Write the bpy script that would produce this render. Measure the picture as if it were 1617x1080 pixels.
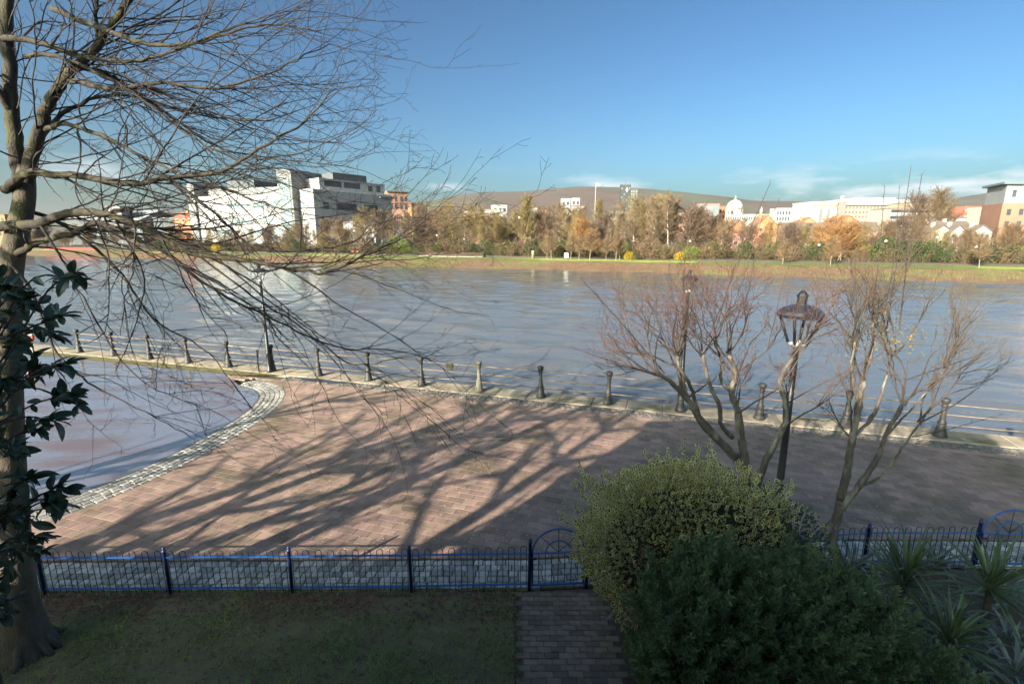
import bpy, math, random
import numpy as np
from mathutils import Vector, Matrix, Euler

R = math.radians
random.seed(7)
rng = np.random.default_rng(11)
scene = bpy.context.scene
COL = scene.collection
for o in list(bpy.data.objects):
    bpy.data.objects.remove(o)

# ------------------------------------------------------------------ camera, sky, sun, exposure
EYE = 6.0
FOC, PCX, PCY = 780.0, 808.5, 540.0
PITCH = math.atan(165 / FOC)
cd = bpy.data.cameras.new('camera')
cam = bpy.data.objects.new('camera', cd)
COL.objects.link(cam)
cam.location = (0, 0, EYE)
cam.rotation_euler = (math.pi / 2 - PITCH, 0, 0)
cd.sensor_width = 36.0
cd.lens = FOC / 1617 * 36
cd.clip_start = 0.1
cd.clip_end = 40000
scene.camera = cam

SUN_EL = R(22.0)
SUN_H = Vector((-0.65, -0.76)).normalized()          # horizontal direction towards the sun
world = bpy.data.worlds.new('World')
scene.world = world
world.use_nodes = True
wn, wl = world.node_tree.nodes, world.node_tree.links
wn.clear()
sky = wn.new('ShaderNodeTexSky')
sky.sky_type = 'NISHITA'
sky.sun_disc = False
sky.sun_elevation = SUN_EL
sky.sun_rotation = math.atan2(SUN_H.x, SUN_H.y)
sky.altitude = 0
sky.air_density = 0.9
sky.dust_density = 3.3
sky.ozone_density = 2.2
bg = wn.new('ShaderNodeBackground')
bg.inputs['Strength'].default_value = 0.12
wo = wn.new('ShaderNodeOutputWorld')
# a low band of small clouds, all round the horizon
tc = wn.new('ShaderNodeTexCoord')
sx = wn.new('ShaderNodeSeparateXYZ')
wl.new(tc.outputs['Generated'], sx.inputs[0])
mp = wn.new('ShaderNodeMapping')
mp.inputs['Scale'].default_value = (5.0, 5.0, 22.0)
mp.inputs['Location'].default_value = (0.9, 0.35, 0.0)
wl.new(tc.outputs['Generated'], mp.inputs[0])
cn = wn.new('ShaderNodeTexNoise')
cn.inputs['Scale'].default_value = 1.0
cn.inputs['Detail'].default_value = 9
cn.inputs['Roughness'].default_value = 0.56
wl.new(mp.outputs[0], cn.inputs['Vector'])
cr = wn.new('ShaderNodeValToRGB')
cr.color_ramp.elements[0].position = 0.50
cr.color_ramp.elements[1].position = 0.66
wl.new(cn.outputs[0], cr.inputs[0])
br = wn.new('ShaderNodeValToRGB')                     # where the band stands (sine of elevation)
e = br.color_ramp.elements
e[0].position = 0.0; e[0].color = (1, 1, 1, 1)
e[1].position = 0.135; e[1].color = (0, 0, 0, 1)
k = e.new(0.075); k.color = (0.9, 0.9, 0.9, 1)
wl.new(sx.outputs['Z'], br.inputs[0])
mu = wn.new('ShaderNodeMath'); mu.operation = 'MULTIPLY'
wl.new(cr.outputs[0], mu.inputs[0]); wl.new(br.outputs[0], mu.inputs[1])
mx = wn.new('ShaderNodeMix'); mx.data_type = 'RGBA'
wl.new(mu.outputs[0], mx.inputs['Factor'])
# clearer, deeper air than the model's default: one contrast curve over the whole sky
q1 = wn.new('ShaderNodeVectorMath'); q1.operation = 'SCALE'; q1.inputs['Scale'].default_value = 1 / 6.0
gm = wn.new('ShaderNodeGamma'); gm.inputs[1].default_value = 1.5
q2 = wn.new('ShaderNodeVectorMath'); q2.operation = 'MULTIPLY'; q2.inputs[1].default_value = (2.85, 3.75, 3.6)
wl.new(sky.outputs[0], q1.inputs[0]); wl.new(q1.outputs[0], gm.inputs[0]); wl.new(gm.outputs[0], q2.inputs[0])
wl.new(q2.outputs[0], mx.inputs['A'])
mx.inputs['B'].default_value = (3.0, 3.15, 3.35, 1)
wl.new(mx.outputs['Result'], bg.inputs['Color'])
wl.new(bg.outputs[0], wo.inputs['Surface'])

sd = bpy.data.lights.new('sun', 'SUN')
sd.energy = 4.2
sd.angle = R(0.55)
sd.color = (1.0, 0.90, 0.76)
sun = bpy.data.objects.new('sun', sd)
COL.objects.link(sun)
sun.location = (-40, -46, 60)
TOSUN = Vector((SUN_H.x * math.cos(SUN_EL), SUN_H.y * math.cos(SUN_EL), math.sin(SUN_EL)))
sun.rotation_euler = (-TOSUN).to_track_quat('-Z', 'Y').to_euler()

scene.render.engine = 'CYCLES'
vs = scene.view_settings
vs.view_transform = 'Standard'
vs.look = 'None'
vs.gamma = 1
vs.exposure = 1.58
vs.use_curve_mapping = False

# ------------------------------------------------------------------ surveying helpers
CP, SP = math.cos(PITCH), math.sin(PITCH)
def pray(px, py):
    x = (px - PCX) / FOC; y = (PCY - py) / FOC
    return (x, CP + y * SP, -SP + y * CP)
def at(px, py, Y):
    d = pray(px, py); t = Y / d[1]
    return Vector((d[0] * t, Y, EYE + d[2] * t))
def gnd(px, py, z=0.0):
    d = pray(px, py); t = (z - EYE) / d[2]
    return Vector((d[0] * t, d[1] * t, z))

# ------------------------------------------------------------------ materials
MATS = {}
def nd(t, typ, **kw):
    n = t.nodes.new(typ)
    for a, v in kw.items():
        setattr(n, a, v)
    return n
def M(name, c1, c2=None, scale=4.0, rough=0.8, bump=0.0, bscale=None, island=0.0, moss=None, metal=0.0,
      spec=0.5, coord='Position', stretch=(1, 1, 1), transl=0.0, ramp=(0.35, 0.65), rough2=None, coat=0.0, bdist=0.02):
    if name in MATS:
        return MATS[name]
    m = bpy.data.materials.new(name); m.use_nodes = True
    t = m.node_tree; L = t.links
    b = t.nodes['Principled BSDF']
    b.inputs['Roughness'].default_value = rough
    b.inputs['Metallic'].default_value = metal
    b.inputs['Specular IOR Level'].default_value = spec
    b.inputs['Coat Weight'].default_value = coat
    if coord == 'Position':
        src = nd(t, 'ShaderNodeNewGeometry').outputs['Position']
    else:
        src = nd(t, 'ShaderNodeTexCoord').outputs['Object']
    mpn = nd(t, 'ShaderNodeMapping'); mpn.inputs['Scale'].default_value = stretch
    L.new(src, mpn.inputs[0]); src = mpn.outputs[0]
    def noise(s, d=6):
        n = nd(t, 'ShaderNodeTexNoise'); n.inputs['Scale'].default_value = s; n.inputs['Detail'].default_value = d
        n.inputs['Roughness'].default_value = 0.6
        L.new(src, n.inputs['Vector']); return n.outputs[0]
    def mix(f, a, bb):
        n = nd(t, 'ShaderNodeMix', data_type='RGBA')
        L.new(f, n.inputs['Factor'])
        for s, v in (('A', a), ('B', bb)):
            if isinstance(v, tuple): n.inputs[s].default_value = (*v, 1)
            else: L.new(v, n.inputs[s])
        return n.outputs['Result']
    def rampf(f, a, bb):
        n = nd(t, 'ShaderNodeMapRange'); n.inputs['From Min'].default_value = a; n.inputs['From Max'].default_value = bb
        L.new(f, n.inputs['Value']); return n.outputs['Result']
    c2 = c2 or tuple(v * 0.8 for v in c1)
    f0 = rampf(noise(scale), *ramp)
    col = mix(f0, tuple(c1), tuple(c2))
    if moss:
        mc, ms, lo, hi = moss
        col = mix(rampf(noise(ms, 5), lo, hi), col, tuple(mc))
    if island:
        gi = nd(t, 'ShaderNodeNewGeometry'); oi = nd(t, 'ShaderNodeObjectInfo')
        ad = nd(t, 'ShaderNodeMath', operation='ADD'); L.new(gi.outputs['Random Per Island'], ad.inputs[0]); L.new(oi.outputs['Random'], ad.inputs[1])
        fr = nd(t, 'ShaderNodeMath', operation='FRACT'); L.new(ad.outputs[0], fr.inputs[0])
        hs = nd(t, 'ShaderNodeHueSaturation')
        mr = nd(t, 'ShaderNodeMapRange'); mr.inputs['To Min'].default_value = 1 - island; mr.inputs['To Max'].default_value = 1 + island
        L.new(fr.outputs[0], mr.inputs['Value']); L.new(mr.outputs[0], hs.inputs['Value'])
        m7 = nd(t, 'ShaderNodeMath', operation='MULTIPLY'); m7.inputs[1].default_value = 7.31; L.new(fr.outputs[0], m7.inputs[0])
        f7 = nd(t, 'ShaderNodeMath', operation='FRACT'); L.new(m7.outputs[0], f7.inputs[0])
        mh = nd(t, 'ShaderNodeMapRange'); mh.inputs['To Min'].default_value = 0.5 - island * 0.05; mh.inputs['To Max'].default_value = 0.5 + island * 0.05
        L.new(f7.outputs[0], mh.inputs['Value']); L.new(mh.outputs[0], hs.inputs['Hue'])
        L.new(col, hs.inputs['Color']); col = hs.outputs[0]
    L.new(col, b.inputs['Base Color'])
    if rough2 is not None:
        n = nd(t, 'ShaderNodeMapRange'); n.inputs['To Min'].default_value = rough; n.inputs['To Max'].default_value = rough2
        L.new(rampf(noise(scale * 0.37, 4), 0.4, 0.6), n.inputs['Value']); L.new(n.outputs[0], b.inputs['Roughness'])
    if bump:
        bn = nd(t, 'ShaderNodeBump'); bn.inputs['Strength'].default_value = bump; bn.inputs['Distance'].default_value = bdist
        L.new(noise(bscale or scale * 6, 8), bn.inputs['Height']); L.new(bn.outputs[0], b.inputs['Normal'])
    if transl:
        tr = nd(t, 'ShaderNodeBsdfTranslucent'); L.new(col, tr.inputs[0])
        ms_ = nd(t, 'ShaderNodeMixShader'); ms_.inputs[0].default_value = transl
        L.new(b.outputs[0], ms_.inputs[1]); L.new(tr.outputs[0], ms_.inputs[2])
        L.new(ms_.outputs[0], t.nodes['Material Output'].inputs['Surface'])
    MATS[name] = m
    return m

def water_mat():
    m = bpy.data.materials.new('river_water'); m.use_nodes = True
    t = m.node_tree; L = t.links; b = t.nodes['Principled BSDF']
    b.inputs['Base Color'].default_value = (0.12, 0.125, 0.135, 1)
    b.inputs['Roughness'].default_value = 0.07
    b.inputs['IOR'].default_value = 1.46
    g = nd(t, 'ShaderNodeNewGeometry')
    hs = None
    for sc, st, rot, amp in ((3.0, (1, 2.4, 1), -14, 0.6), (7.0, (1, 2.0, 1), 8, 0.25)):
        mpn = nd(t, 'ShaderNodeMapping'); mpn.inputs['Scale'].default_value = st; mpn.inputs['Rotation'].default_value = (0, 0, R(rot))
        L.new(g.outputs['Position'], mpn.inputs[0])
        n = nd(t, 'ShaderNodeTexNoise'); n.inputs['Scale'].default_value = sc; n.inputs['Detail'].default_value = 3
        n.inputs['Roughness'].default_value = 0.5; n.inputs['Distortion'].default_value = 0.4
        L.new(mpn.outputs[0], n.inputs['Vector'])
        ml = nd(t, 'ShaderNodeMath', operation='MULTIPLY'); ml.inputs[1].default_value = amp; L.new(n.outputs[0], ml.inputs[0])
        if hs is None: hs = ml.outputs[0]
        else:
            a = nd(t, 'ShaderNodeMath', operation='ADD'); L.new(hs, a.inputs[0]); L.new(ml.outputs[0], a.inputs[1]); hs = a.outputs[0]
    bn = nd(t, 'ShaderNodeBump'); bn.inputs['Strength'].default_value = 1.0; bn.inputs['Distance'].default_value = 0.03
    L.new(hs, bn.inputs['Height']); L.new(bn.outputs[0], b.inputs['Normal'])
    return m

def glass_mat():
    m = bpy.data.materials.new('clear_glazing'); m.use_nodes = True
    t = m.node_tree; L = t.links
    tr = nd(t, 'ShaderNodeBsdfTransparent'); gl = nd(t, 'ShaderNodeBsdfGlossy'); gl.inputs['Roughness'].default_value = 0.05
    mxs = nd(t, 'ShaderNodeMixShader'); mxs.inputs[0].default_value = 0.07
    L.new(tr.outputs[0], mxs.inputs[1]); L.new(gl.outputs[0], mxs.inputs[2])
    L.new(mxs.outputs[0], t.nodes['Material Output'].inputs['Surface'])
    return m

# ------------------------------------------------------------------ object helpers
def link_mesh(name, me, parent=None, mats=()):
    for m in mats:
        me.materials.append(m)
    o = bpy.data.objects.new(name, me); COL.objects.link(o)
    if parent: o.parent = parent
    return o
def tag(o, label=None, cat=None, group=None, kind=None):
    if label: o['label'] = label
    if cat: o['category'] = cat
    if group: o['group'] = group
    if kind: o['kind'] = kind
    return o
def thing(name, label, cat, loc=(0, 0, 0), rz=0.0, group=None):
    o = bpy.data.objects.new(name, None); COL.objects.link(o)
    o.location = loc; o.rotation_euler = (0, 0, rz); o.empty_display_size = 0.2
    return tag(o, label, cat, group)
def copy_tree(o, parent=None):
    c = o.copy(); COL.objects.link(c); c.parent = parent
    for ch in list(o.children):
        copy_tree(ch, c)
    return c
def npmesh(name, V, F, mi=None, smooth=False):
    V = np.asarray(V, dtype=np.float32).reshape(-1, 3); F = np.asarray(F, dtype=np.int32)
    k = F.shape[1]; me = bpy.data.meshes.new(name)
    me.vertices.add(len(V)); me.vertices.foreach_set('co', V.ravel())
    me.loops.add(F.size); me.loops.foreach_set('vertex_index', F.ravel())
    me.polygons.add(len(F)); me.polygons.foreach_set('loop_start', np.arange(0, F.size, k, dtype=np.int32))
    if mi is not None: me.polygons.foreach_set('material_index', np.asarray(mi, dtype=np.int32))
    me.polygons.foreach_set('use_smooth', np.full(len(F), bool(smooth)))
    me.update(calc_edges=True)
    return me

class MB:
    def __init__(s): s.v = []; s.f = []; s.m = []; s.sm = []
    def quadface(s, idx, mi=0, sm=False): s.f.append(idx); s.m.append(mi); s.sm.append(sm)
    def box(s, x0, x1, y0, y1, z0, z1, mi=0):
        b = len(s.v)
        s.v += [(x0, y0, z0), (x1, y0, z0), (x1, y1, z0), (x0, y1, z0), (x0, y0, z1), (x1, y0, z1), (x1, y1, z1), (x0, y1, z1)]
        for q in ((0, 3, 2, 1), (4, 5, 6, 7), (0, 1, 5, 4), (1, 2, 6, 5), (2, 3, 7, 6), (3, 0, 4, 7)):
            s.quadface([b + i for i in q], mi)
        return s
    def poly(s, pts, mi=0):
        b = len(s.v); s.v += [tuple(p) for p in pts]; s.quadface(list(range(b, b + len(pts))), mi); return s
    def prism(s, pts, d, mi=0):
        # pts: outline, d: extrusion vector
        n = len(pts); b = len(s.v); d = Vector(d)
        s.v += [tuple(Vector(p)) for p in pts] + [tuple(Vector(p) + d) for p in pts]
        s.quadface([b + i for i in reversed(range(n))], mi); s.quadface([b + n + i for i in range(n)], mi)
        for i in range(n):
            j = (i + 1) % n; s.quadface([b + i, b + j, b + n + j, b + n + i], mi)
        return s
    def tube(s, pts, rad, k=8, mi=0, caps=True, sm=True):
        pts = [Vector(p) for p in pts]; n = len(pts)
        if not hasattr(rad, '__len__'): rad = [rad] * n
        b = len(s.v); ref = None
        for i, p in enumerate(pts):
            t = (pts[min(i + 1, n - 1)] - pts[max(i - 1, 0)]).normalized()
            if ref is None:
                ref = Vector((0, 0, 1)) if abs(t.z) < 0.9 else Vector((1, 0, 0))
            u = (ref - t * ref.dot(t)).normalized(); w = t.cross(u); ref = u
            for j in range(k):
                a = 2 * math.pi * j / k
                s.v.append(tuple(p + (u * math.cos(a) + w * math.sin(a)) * rad[i]))
        for i in range(n - 1):
            for j in range(k):
                j2 = (j + 1) % k
                s.quadface([b + i * k + j, b + i * k + j2, b + (i + 1) * k + j2, b + (i + 1) * k + j], mi, sm)
        if caps:
            s.quadface([b + j for j in reversed(range(k))], mi); s.quadface([b + (n - 1) * k + j for j in range(k)], mi)
        return s
    def lathe(s, prof, k=16, c=(0, 0), mi=0, sm=True, twist=0.0):
        b = len(s.v); n = len(prof)
        for r, z in prof:
            for j in range(k):
                a = 2 * math.pi * j / k + twist; s.v.append((c[0] + r * math.cos(a), c[1] + r * math.sin(a), z))
        for i in range(n - 1):
            for j in range(k):
                j2 = (j + 1) % k
                s.quadface([b + i * k + j, b + i * k + j2, b + (i + 1) * k + j2, b + (i + 1) * k + j], mi, sm)
        s.quadface([b + j for j in reversed(range(k))], mi); s.quadface([b + (n - 1) * k + j for j in range(k)], mi)
        return s
    def mesh(s, name):
        me = bpy.data.meshes.new(name); me.from_pydata(s.v, [], s.f)
        me.polygons.foreach_set('material_index', s.m); me.polygons.foreach_set('use_smooth', s.sm); me.update()
        return me
    def build(s, name, mats, parent=None):
        if not isinstance(mats, (list, tuple)): mats = [mats]
        return link_mesh(name, s.mesh(name), parent, mats)

def frusta(segs, k=4):
    """segments (p0, p1, r0, r1) -> vertices and quads, all at once"""
    A = np.array([(*s[0], *s[1], s[2], s[3]) for s in segs], dtype=np.float64)
    p0, p1, r0, r1 = A[:, :3], A[:, 3:6], A[:, 6], A[:, 7]
    t = p1 - p0; t /= np.linalg.norm(t, axis=1)[:, None] + 1e-9
    ref = np.tile([0.31, 0.17, 0.93], (len(A), 1)); bad = np.abs((ref * t).sum(1)) > 0.96; ref[bad] = [1, 0, 0]
    u = np.cross(t, ref); u /= np.linalg.norm(u, axis=1)[:, None]; w = np.cross(t, u)
    a = np.arange(k) * 2 * math.pi / k
    ring = u[:, None, :] * np.cos(a)[None, :, None] + w[:, None, :] * np.sin(a)[None, :, None]
    V = np.concatenate([p0[:, None, :] + ring * r0[:, None, None], p1[:, None, :] + ring * r1[:, None, None]], axis=1)
    base = (np.arange(len(A)) * 2 * k)[:, None, None]
    j = np.arange(k); q = np.stack([j, (j + 1) % k, k + (j + 1) % k, k + j], axis=1)
    return V.reshape(-1, 3), (base + q[None]).reshape(-1, 4)
def seg_obj(name, segs, k, mat, parent, kind=None):
    V, F = frusta(segs, k)
    o = link_mesh(name, npmesh(name, V, F, smooth=True), parent, [mat])
    if kind: o['kind'] = kind
    return o

def catmull(pts, n=6):
    pts = [Vector(p) for p in pts]; out = []
    P = [pts[0] * 2 - pts[1]] + pts + [pts[-1] * 2 - pts[-2]]
    for i in range(1, len(P) - 2):
        p0, p1, p2, p3 = P[i - 1:i + 3]
        for q in range(n):
            t = q / n
            out.append(0.5 * ((2 * p1) + (p2 - p0) * t + (2 * p0 - 5 * p1 + 4 * p2 - p3) * t * t + (3 * p1 - p0 - 3 * p2 + p3) * t ** 3))
    out.append(pts[-1]); return out
def rv(s=1.0):
    return Vector((random.gauss(0, s), random.gauss(0, s), random.gauss(0, s)))

# ------------------------------------------------------------------ layout constants
QA = R(-17.4)                                         # the quay runs this way
QU = Vector((math.cos(QA), math.sin(QA), 0)); QN = Vector((-math.sin(QA), math.cos(QA), 0))
QP = Vector((0, 18.42, 0))                            # a point on the line of bollards
def quay(s, n, z=0.0): return QP + QU * s + QN * n + Vector((0, 0, z))
WATER = -1.5

# ================================================================== SETTING
m_soil = M('garden_soil', (0.10, 0.07, 0.05), (0.17, 0.125, 0.09), 9, 0.95, 0.8, 40)
m_bedding = M('joint_sand', (0.05, 0.045, 0.035), (0.10, 0.085, 0.06), 6, 0.95, 0.4, 60, moss=((0.055, 0.06, 0.02), 1.3, 0.5, 0.62))
m_turf = M('turf_base', (0.21, 0.22, 0.085), (0.20, 0.155, 0.10), 7, 0.95, 0.9, 50)

def sheet(name, pts, z, mat):
    o = MB().poly([(p[0], p[1], z) for p in pts]).build(name, mat); o['kind'] = 'structure'; return o
def qxy(s, n): v = quay(s, n); return (v.x, v.y)
# near bank: ground under everything, up to the quay wall
sheet('ground', [(-150, -90), (150, -90), qxy(150, 0.55), qxy(-150, 0.55)], -0.10, m_bedding)
sheet('garden_bed', [(-60, -30), (60, -30), (60, 7.46), (9.4, 8.06), (6.5, 8.10), (1.3, 7.56), (0.3, 7.50), (-60, 7.40)], -0.012, m_soil)
# quay wall down to the water
o = MB().prism([quay(-150, 0.49, -3), quay(150, 0.49, -3), quay(150, 0.58, -3), quay(-150, 0.58, -3)], (0, 0, 2.92)).build('quay_wall', M('wall_concrete', (0.28, 0.24, 0.18), (0.16, 0.14, 0.10), 2, 0.9, 0.4))
o['kind'] = 'structure'
# river
FU = Vector((267, -119, 0)).normalized(); FN = Vector((119, 267, 0)).normalized(); FP = Vector((0, 121.5, 0))
def far(s, n, z=0.0): return FP + FU * s + FN * n + Vector((0, 0, z))
def river_mesh():
    rows = [0.5]
    while rows[-1] < 270: rows.append(rows[-1] + 0.10 + rows[-1] * 0.0105)
    nn_ = np.array(rows); u = np.linspace(-1, 1, 361)
    S = u[None, :] * (70 + nn_[:, None] * 2.1); N_ = np.repeat(nn_[:, None], 361, 1)
    X = QP.x + QU.x * S + QN.x * N_; Yw = QP.y + QU.y * S + QN.y * N_
    dn = np.gradient(nn_)[:, None]; z = np.zeros_like(X); r = np.random.default_rng(4)
    gust = 0.75 + 0.35 * np.sin(X * .05 + 1.3 * np.sin(Yw * .09)) * np.sin(Yw * .11 + X * .03)
    for i in range(26):
        lam = 0.45 * 1.105 ** i * 1.12; th = R(-100) + r.normal(0, .42); k = 2 * math.pi / lam
        ph = k * (X * math.cos(th) + Yw * math.sin(th)) + r.uniform(0, 6.28) + 0.8 * np.sin(X * .31 + i) * np.sin(Yw * .27 + 2 * i)
        am = 0.0076 * lam * np.clip((lam / dn - 2.2) / 3, 0.12, 1)
        z += am * gust * (np.sin(ph) + 0.25 * np.sin(2 * ph))
    V = np.stack([X, Yw, WATER + z], 2).reshape(-1, 3)
    a, c = np.meshgrid(np.arange(len(nn_) - 1), np.arange(360), indexing='ij'); q = (a * 361 + c).ravel()
    return npmesh('river', V, np.stack([q, q + 1, q + 362, q + 361], 1), smooth=True)
o = link_mesh('river', river_mesh(), None, [water_mat()]); o['kind'] = 'structure'

# ------------------------------------------------------------------ paving of the promenade
def piece_mesh(name, l, w, h, ch, jit=0.0):
    """one paving unit: top face with worn, sloping edges, local origin in the middle of its top"""
    x, y = l / 2, w / 2
    j = lambda: random.uniform(-jit, jit)
    lo = [(-x + j(), -y + j(), -h), (x + j(), -y + j(), -h), (x + j(), y + j(), -h), (-x + j(), y + j(), -h)]
    md = [(p[0], p[1], -ch) for p in lo]
    hi = [(p[0] * (1 - ch * 2.0 / l), p[1] * (1 - ch * 2.0 / w), j() * 0.15) for p in lo]
    V = lo + md + hi
    F = [(8, 9, 10, 11)] + [(i, (i + 1) % 4, 4 + (i + 1) % 4, 4 + i) for i in range(4)] + [(4 + i, 4 + (i + 1) % 4, 8 + (i + 1) % 4, 8 + i) for i in range(4)]
    return np.array(V), np.array(F)
def lay(name, part, places, kinds, mat, parent, keep=300, key=None, tilt=0.006):
    """places: (x, y, z, rotation). The nearest are objects of their own, the rest one joined part."""
    places = sorted(places, key=key or (lambda p: p[0] ** 2 + p[1] ** 2))
    meshes = [npmesh(part, *kd) for kd in kinds]
    for me in meshes: me.materials.append(mat)
    for i, p in enumerate(places[:keep]):
        o = bpy.data.objects.new(part, meshes[(p[4] if len(p) > 4 else i) % len(meshes)]); COL.objects.link(o); o.parent = parent
        o.location = p[:3]; o.rotation_euler = (random.gauss(0, tilt), random.gauss(0, tilt), p[3])
    rest = places[keep:]
    if rest:
        Vs, Fs, n = [], [], 0
        for i, p in enumerate(rest):
            V, F = kinds[(p[4] if len(p) > 4 else i) % len(kinds)]
            c, s = math.cos(p[3]), math.sin(p[3])
            W = np.empty_like(V); W[:, 0] = V[:, 0] * c - V[:, 1] * s + p[0]; W[:, 1] = V[:, 0] * s + V[:, 1] * c + p[1]
            W[:, 2] = V[:, 2] + p[2] + V[:, 0] * random.gauss(0, tilt) + V[:, 1] * random.gauss(0, tilt)
            Vs.append(W); Fs.append(F + n); n += len(V)
        o = link_mesh(name, npmesh(name, np.concatenate(Vs), np.concatenate(Fs)), parent, [mat]); o['kind'] = 'stuff'

# the round wet tarmac area: outer and inner edge of its sett border
ARC = [(-13.3, 6.6), (-11.6, 8.0), (-10.06, 9.67), (-9.33, 10.95), (-8.72, 12.9), (-8.45, 15.2), (-8.52, 17.1), (-8.97, 18.69), (-9.75, 19.75), (-10.9, 20.55)]
arc = catmull([(x, y, 0) for x, y in ARC], 14)
acc = [0.0]
for a, b in zip(arc, arc[1:]): acc.append(acc[-1] + (b - a).length)
def arc_at(d):
    i = max(0, min(len(arc) - 2, int(np.searchsorted(acc, d)) - 1)); f = (d - acc[i]) / (acc[i + 1] - acc[i])
    p = arc[i].lerp(arc[i + 1], f); t = (arc[min(i + 2, len(arc) - 1)] - arc[max(i - 1, 0)]).normalized()
    return p, t, Vector((-t.y, t.x, 0))               # normal points to the inside
def inside_arc(x, y):                                  # left of the border's outer line
    pts = [(p.x, p.y) for p in arc] + [(-60, 24), (-60, 3)]
    c = False; j = len(pts) - 1
    for i in range(len(pts)):
        (xi, yi), (xj, yj) = pts[i], pts[j]
        if (yi > y) != (yj > y) and x < (xj - xi) * (y - yi) / (yj - yi) + xi: c = not c
        j = i
    return c

m_paver = M('clay_paver', (0.36, 0.24, 0.185), (0.25, 0.175, 0.14), 2.2, 0.72, 0.3, 90, island=0.22,
            moss=((0.165, 0.125, 0.075), 0.55, 0.47, 0.70), rough2=0.55)
m_sett = M('granite_sett', (0.52, 0.50, 0.45), (0.33, 0.32, 0.30), 14, 0.6, 0.5, 60, island=0.45)
m_sett_dark = M('dark_sett', (0.20, 0.175, 0.145), (0.11, 0.10, 0.095), 14, 0.6, 0.5, 60, island=0.4)

prom = thing('promenade', None, None); prom['kind'] = 'structure'
PL, PW = 0.335, 0.226
def fence_y(x):
    return float(np.interp(x, [-14, 0.3, 1.3, 6.5, 8.6, 14], [7.40, 7.53, 7.60, 8.13, 8.13, 8.0]))
def paver_edge(x): return fence_y(x) + 0.855
arcn = np.array([(p.x, p.y) for p in arc])
def arc_dist(x, y):
    d = np.hypot(arcn[:, 0] - x, arcn[:, 1] - y); i = int(d.argmin())
    t = (arc[min(i + 1, len(arc) - 1)] - arc[max(i - 1, 0)]).normalized(); nn = Vector((-t.y, t.x, 0)); q = arc[i]
    v = Vector((x, y, 0)) - q
    if abs(v.dot(t)) > 0.4: return (9.0 if not inside_arc(x, y) else -9.0), q, nn
    return -v.dot(nn), q, nn
pav = []; cuts = []
n = -1.02 - PW / 2; row = 0
while n > -13:
    s = -24 + (PL / 2 if row % 2 else 0)
    while s < 24:
        p = quay(s, n)
        if not (-12.5 < p.x < 19): s += PL; continue
        yf = paver_edge(p.x); df = (p.y - yf)
        da, q, nn_ = arc_dist(p.x, p.y)                  # positive outside the round area
        if df > 0.2 and da > 0.2: pav.append((p.x, p.y, random.gauss(0, 0.0008), QA + random.gauss(0, 0.004)))
        elif df > -0.2 and da > -0.2:
            rc = []
            for su, sn in ((-1, -1), (1, -1), (1, 1), (-1, 1)):
                c_ = p + QU * su * (PL / 2 - 0.004) + QN * sn * (PW / 2 - 0.004); rc.append((c_.x, c_.y))
            hp = []
            if df < 0.2: sl = (paver_edge(p.x + .1) - paver_edge(p.x - .1)) / .2; ll = math.hypot(sl, 1); hp.append((p.x, yf + .012, -sl / ll, 1 / ll))
            if da < 0.2: hp.append((q.x - nn_.x * .012, q.y - nn_.y * .012, -nn_.x, -nn_.y))
            cuts.append((rc, hp))
        s += PL
    n -= PW; row += 1
kinds = [piece_mesh('paver', PL - 0.008, PW - 0.008, 0.05, 0.003, 0.0015) for _ in range(5)]
lay('pavers_beyond', 'paver', pav, kinds, m_paver, prom, 300, None, 0.0025)
# pavers cut to fit along the borders
V, F, nv = [], [], 0
mbc = MB()
for rect, hps in cuts:
    poly = rect
    for (qx, qy, nx, ny) in hps:
        out = []
        for i in range(len(poly)):
            a, b = poly[i], poly[(i + 1) % len(poly)]
            da, db = (a[0] - qx) * nx + (a[1] - qy) * ny, (b[0] - qx) * nx + (b[1] - qy) * ny
            if da >= 0: out.append(a)
            if da * db < 0: f = da / (da - db); out.append((a[0] + (b[0] - a[0]) * f, a[1] + (b[1] - a[1]) * f))
        poly = out
        if len(poly) < 3: break
    if len(poly) >= 3:
        ar = abs(sum(poly[i][0] * poly[(i + 1) % len(poly)][1] - poly[(i + 1) % len(poly)][0] * poly[i][1] for i in range(len(poly)))) / 2
        if ar > 0.006: mbc.prism([(x, y, -0.05) for x, y in poly], (0, 0, 0.05))
mbc.build('cut_pavers', m_paver, prom)['kind'] = 'stuff'

sand = M('joint_fill', (0.17, 0.125, 0.095), (0.12, 0.10, 0.06), 5, 0.95, 0.4, 60, moss=((0.11, 0.105, 0.04), 1.1, 0.5, 0.66))
ae = [(p.x, p.y) for p in arc if p.y > 8.2 and p.x > -12.4]
sheet('paving_bed', [(x, paver_edge(x)) for x in (-12.2, 0.3, 1.3, 6.5, 8.6, 14, 19)] + [qxy(21, -1.0), qxy(-9.6, -1.0)] + ae[::-1], -0.0055, sand)
# setts: border of the round area, strip along the garden fence, strip along the coping
SL = (0.15, 0.18, 0.21)
sb = thing('sett_border', None, None); sb['kind'] = 'structure'
pl = []
for r in range(5):
    d = random.uniform(0, 0.2)
    while d < acc[-1] - 0.1:
        kk = random.randrange(9); ln = SL[kk // 3] + 0.022
        p, t, nn = arc_at(d + ln / 2)
        q = p + nn * (0.09 + r * 0.175)
        pl.append((q.x, q.y, 0.004 + random.gauss(0, 0.004), math.atan2(t.y, t.x) + random.gauss(0, 0.02), kk))
        d += ln * (1 + (0.09 + r * 0.175) / 9)
kinds = [piece_mesh('sett', l_, 0.155, 0.07, 0.014, 0.007) for l_ in SL for _ in range(3)]
lay('setts_beyond', 'sett', pl, kinds, M('worn_sett', (0.38, 0.36, 0.32), (0.22, 0.21, 0.195), 14, 0.6, 0.5, 60, island=0.4), sb, 300)
sf = thing('fence_sett_strip', None, None); sf['kind'] = 'structure'
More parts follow.
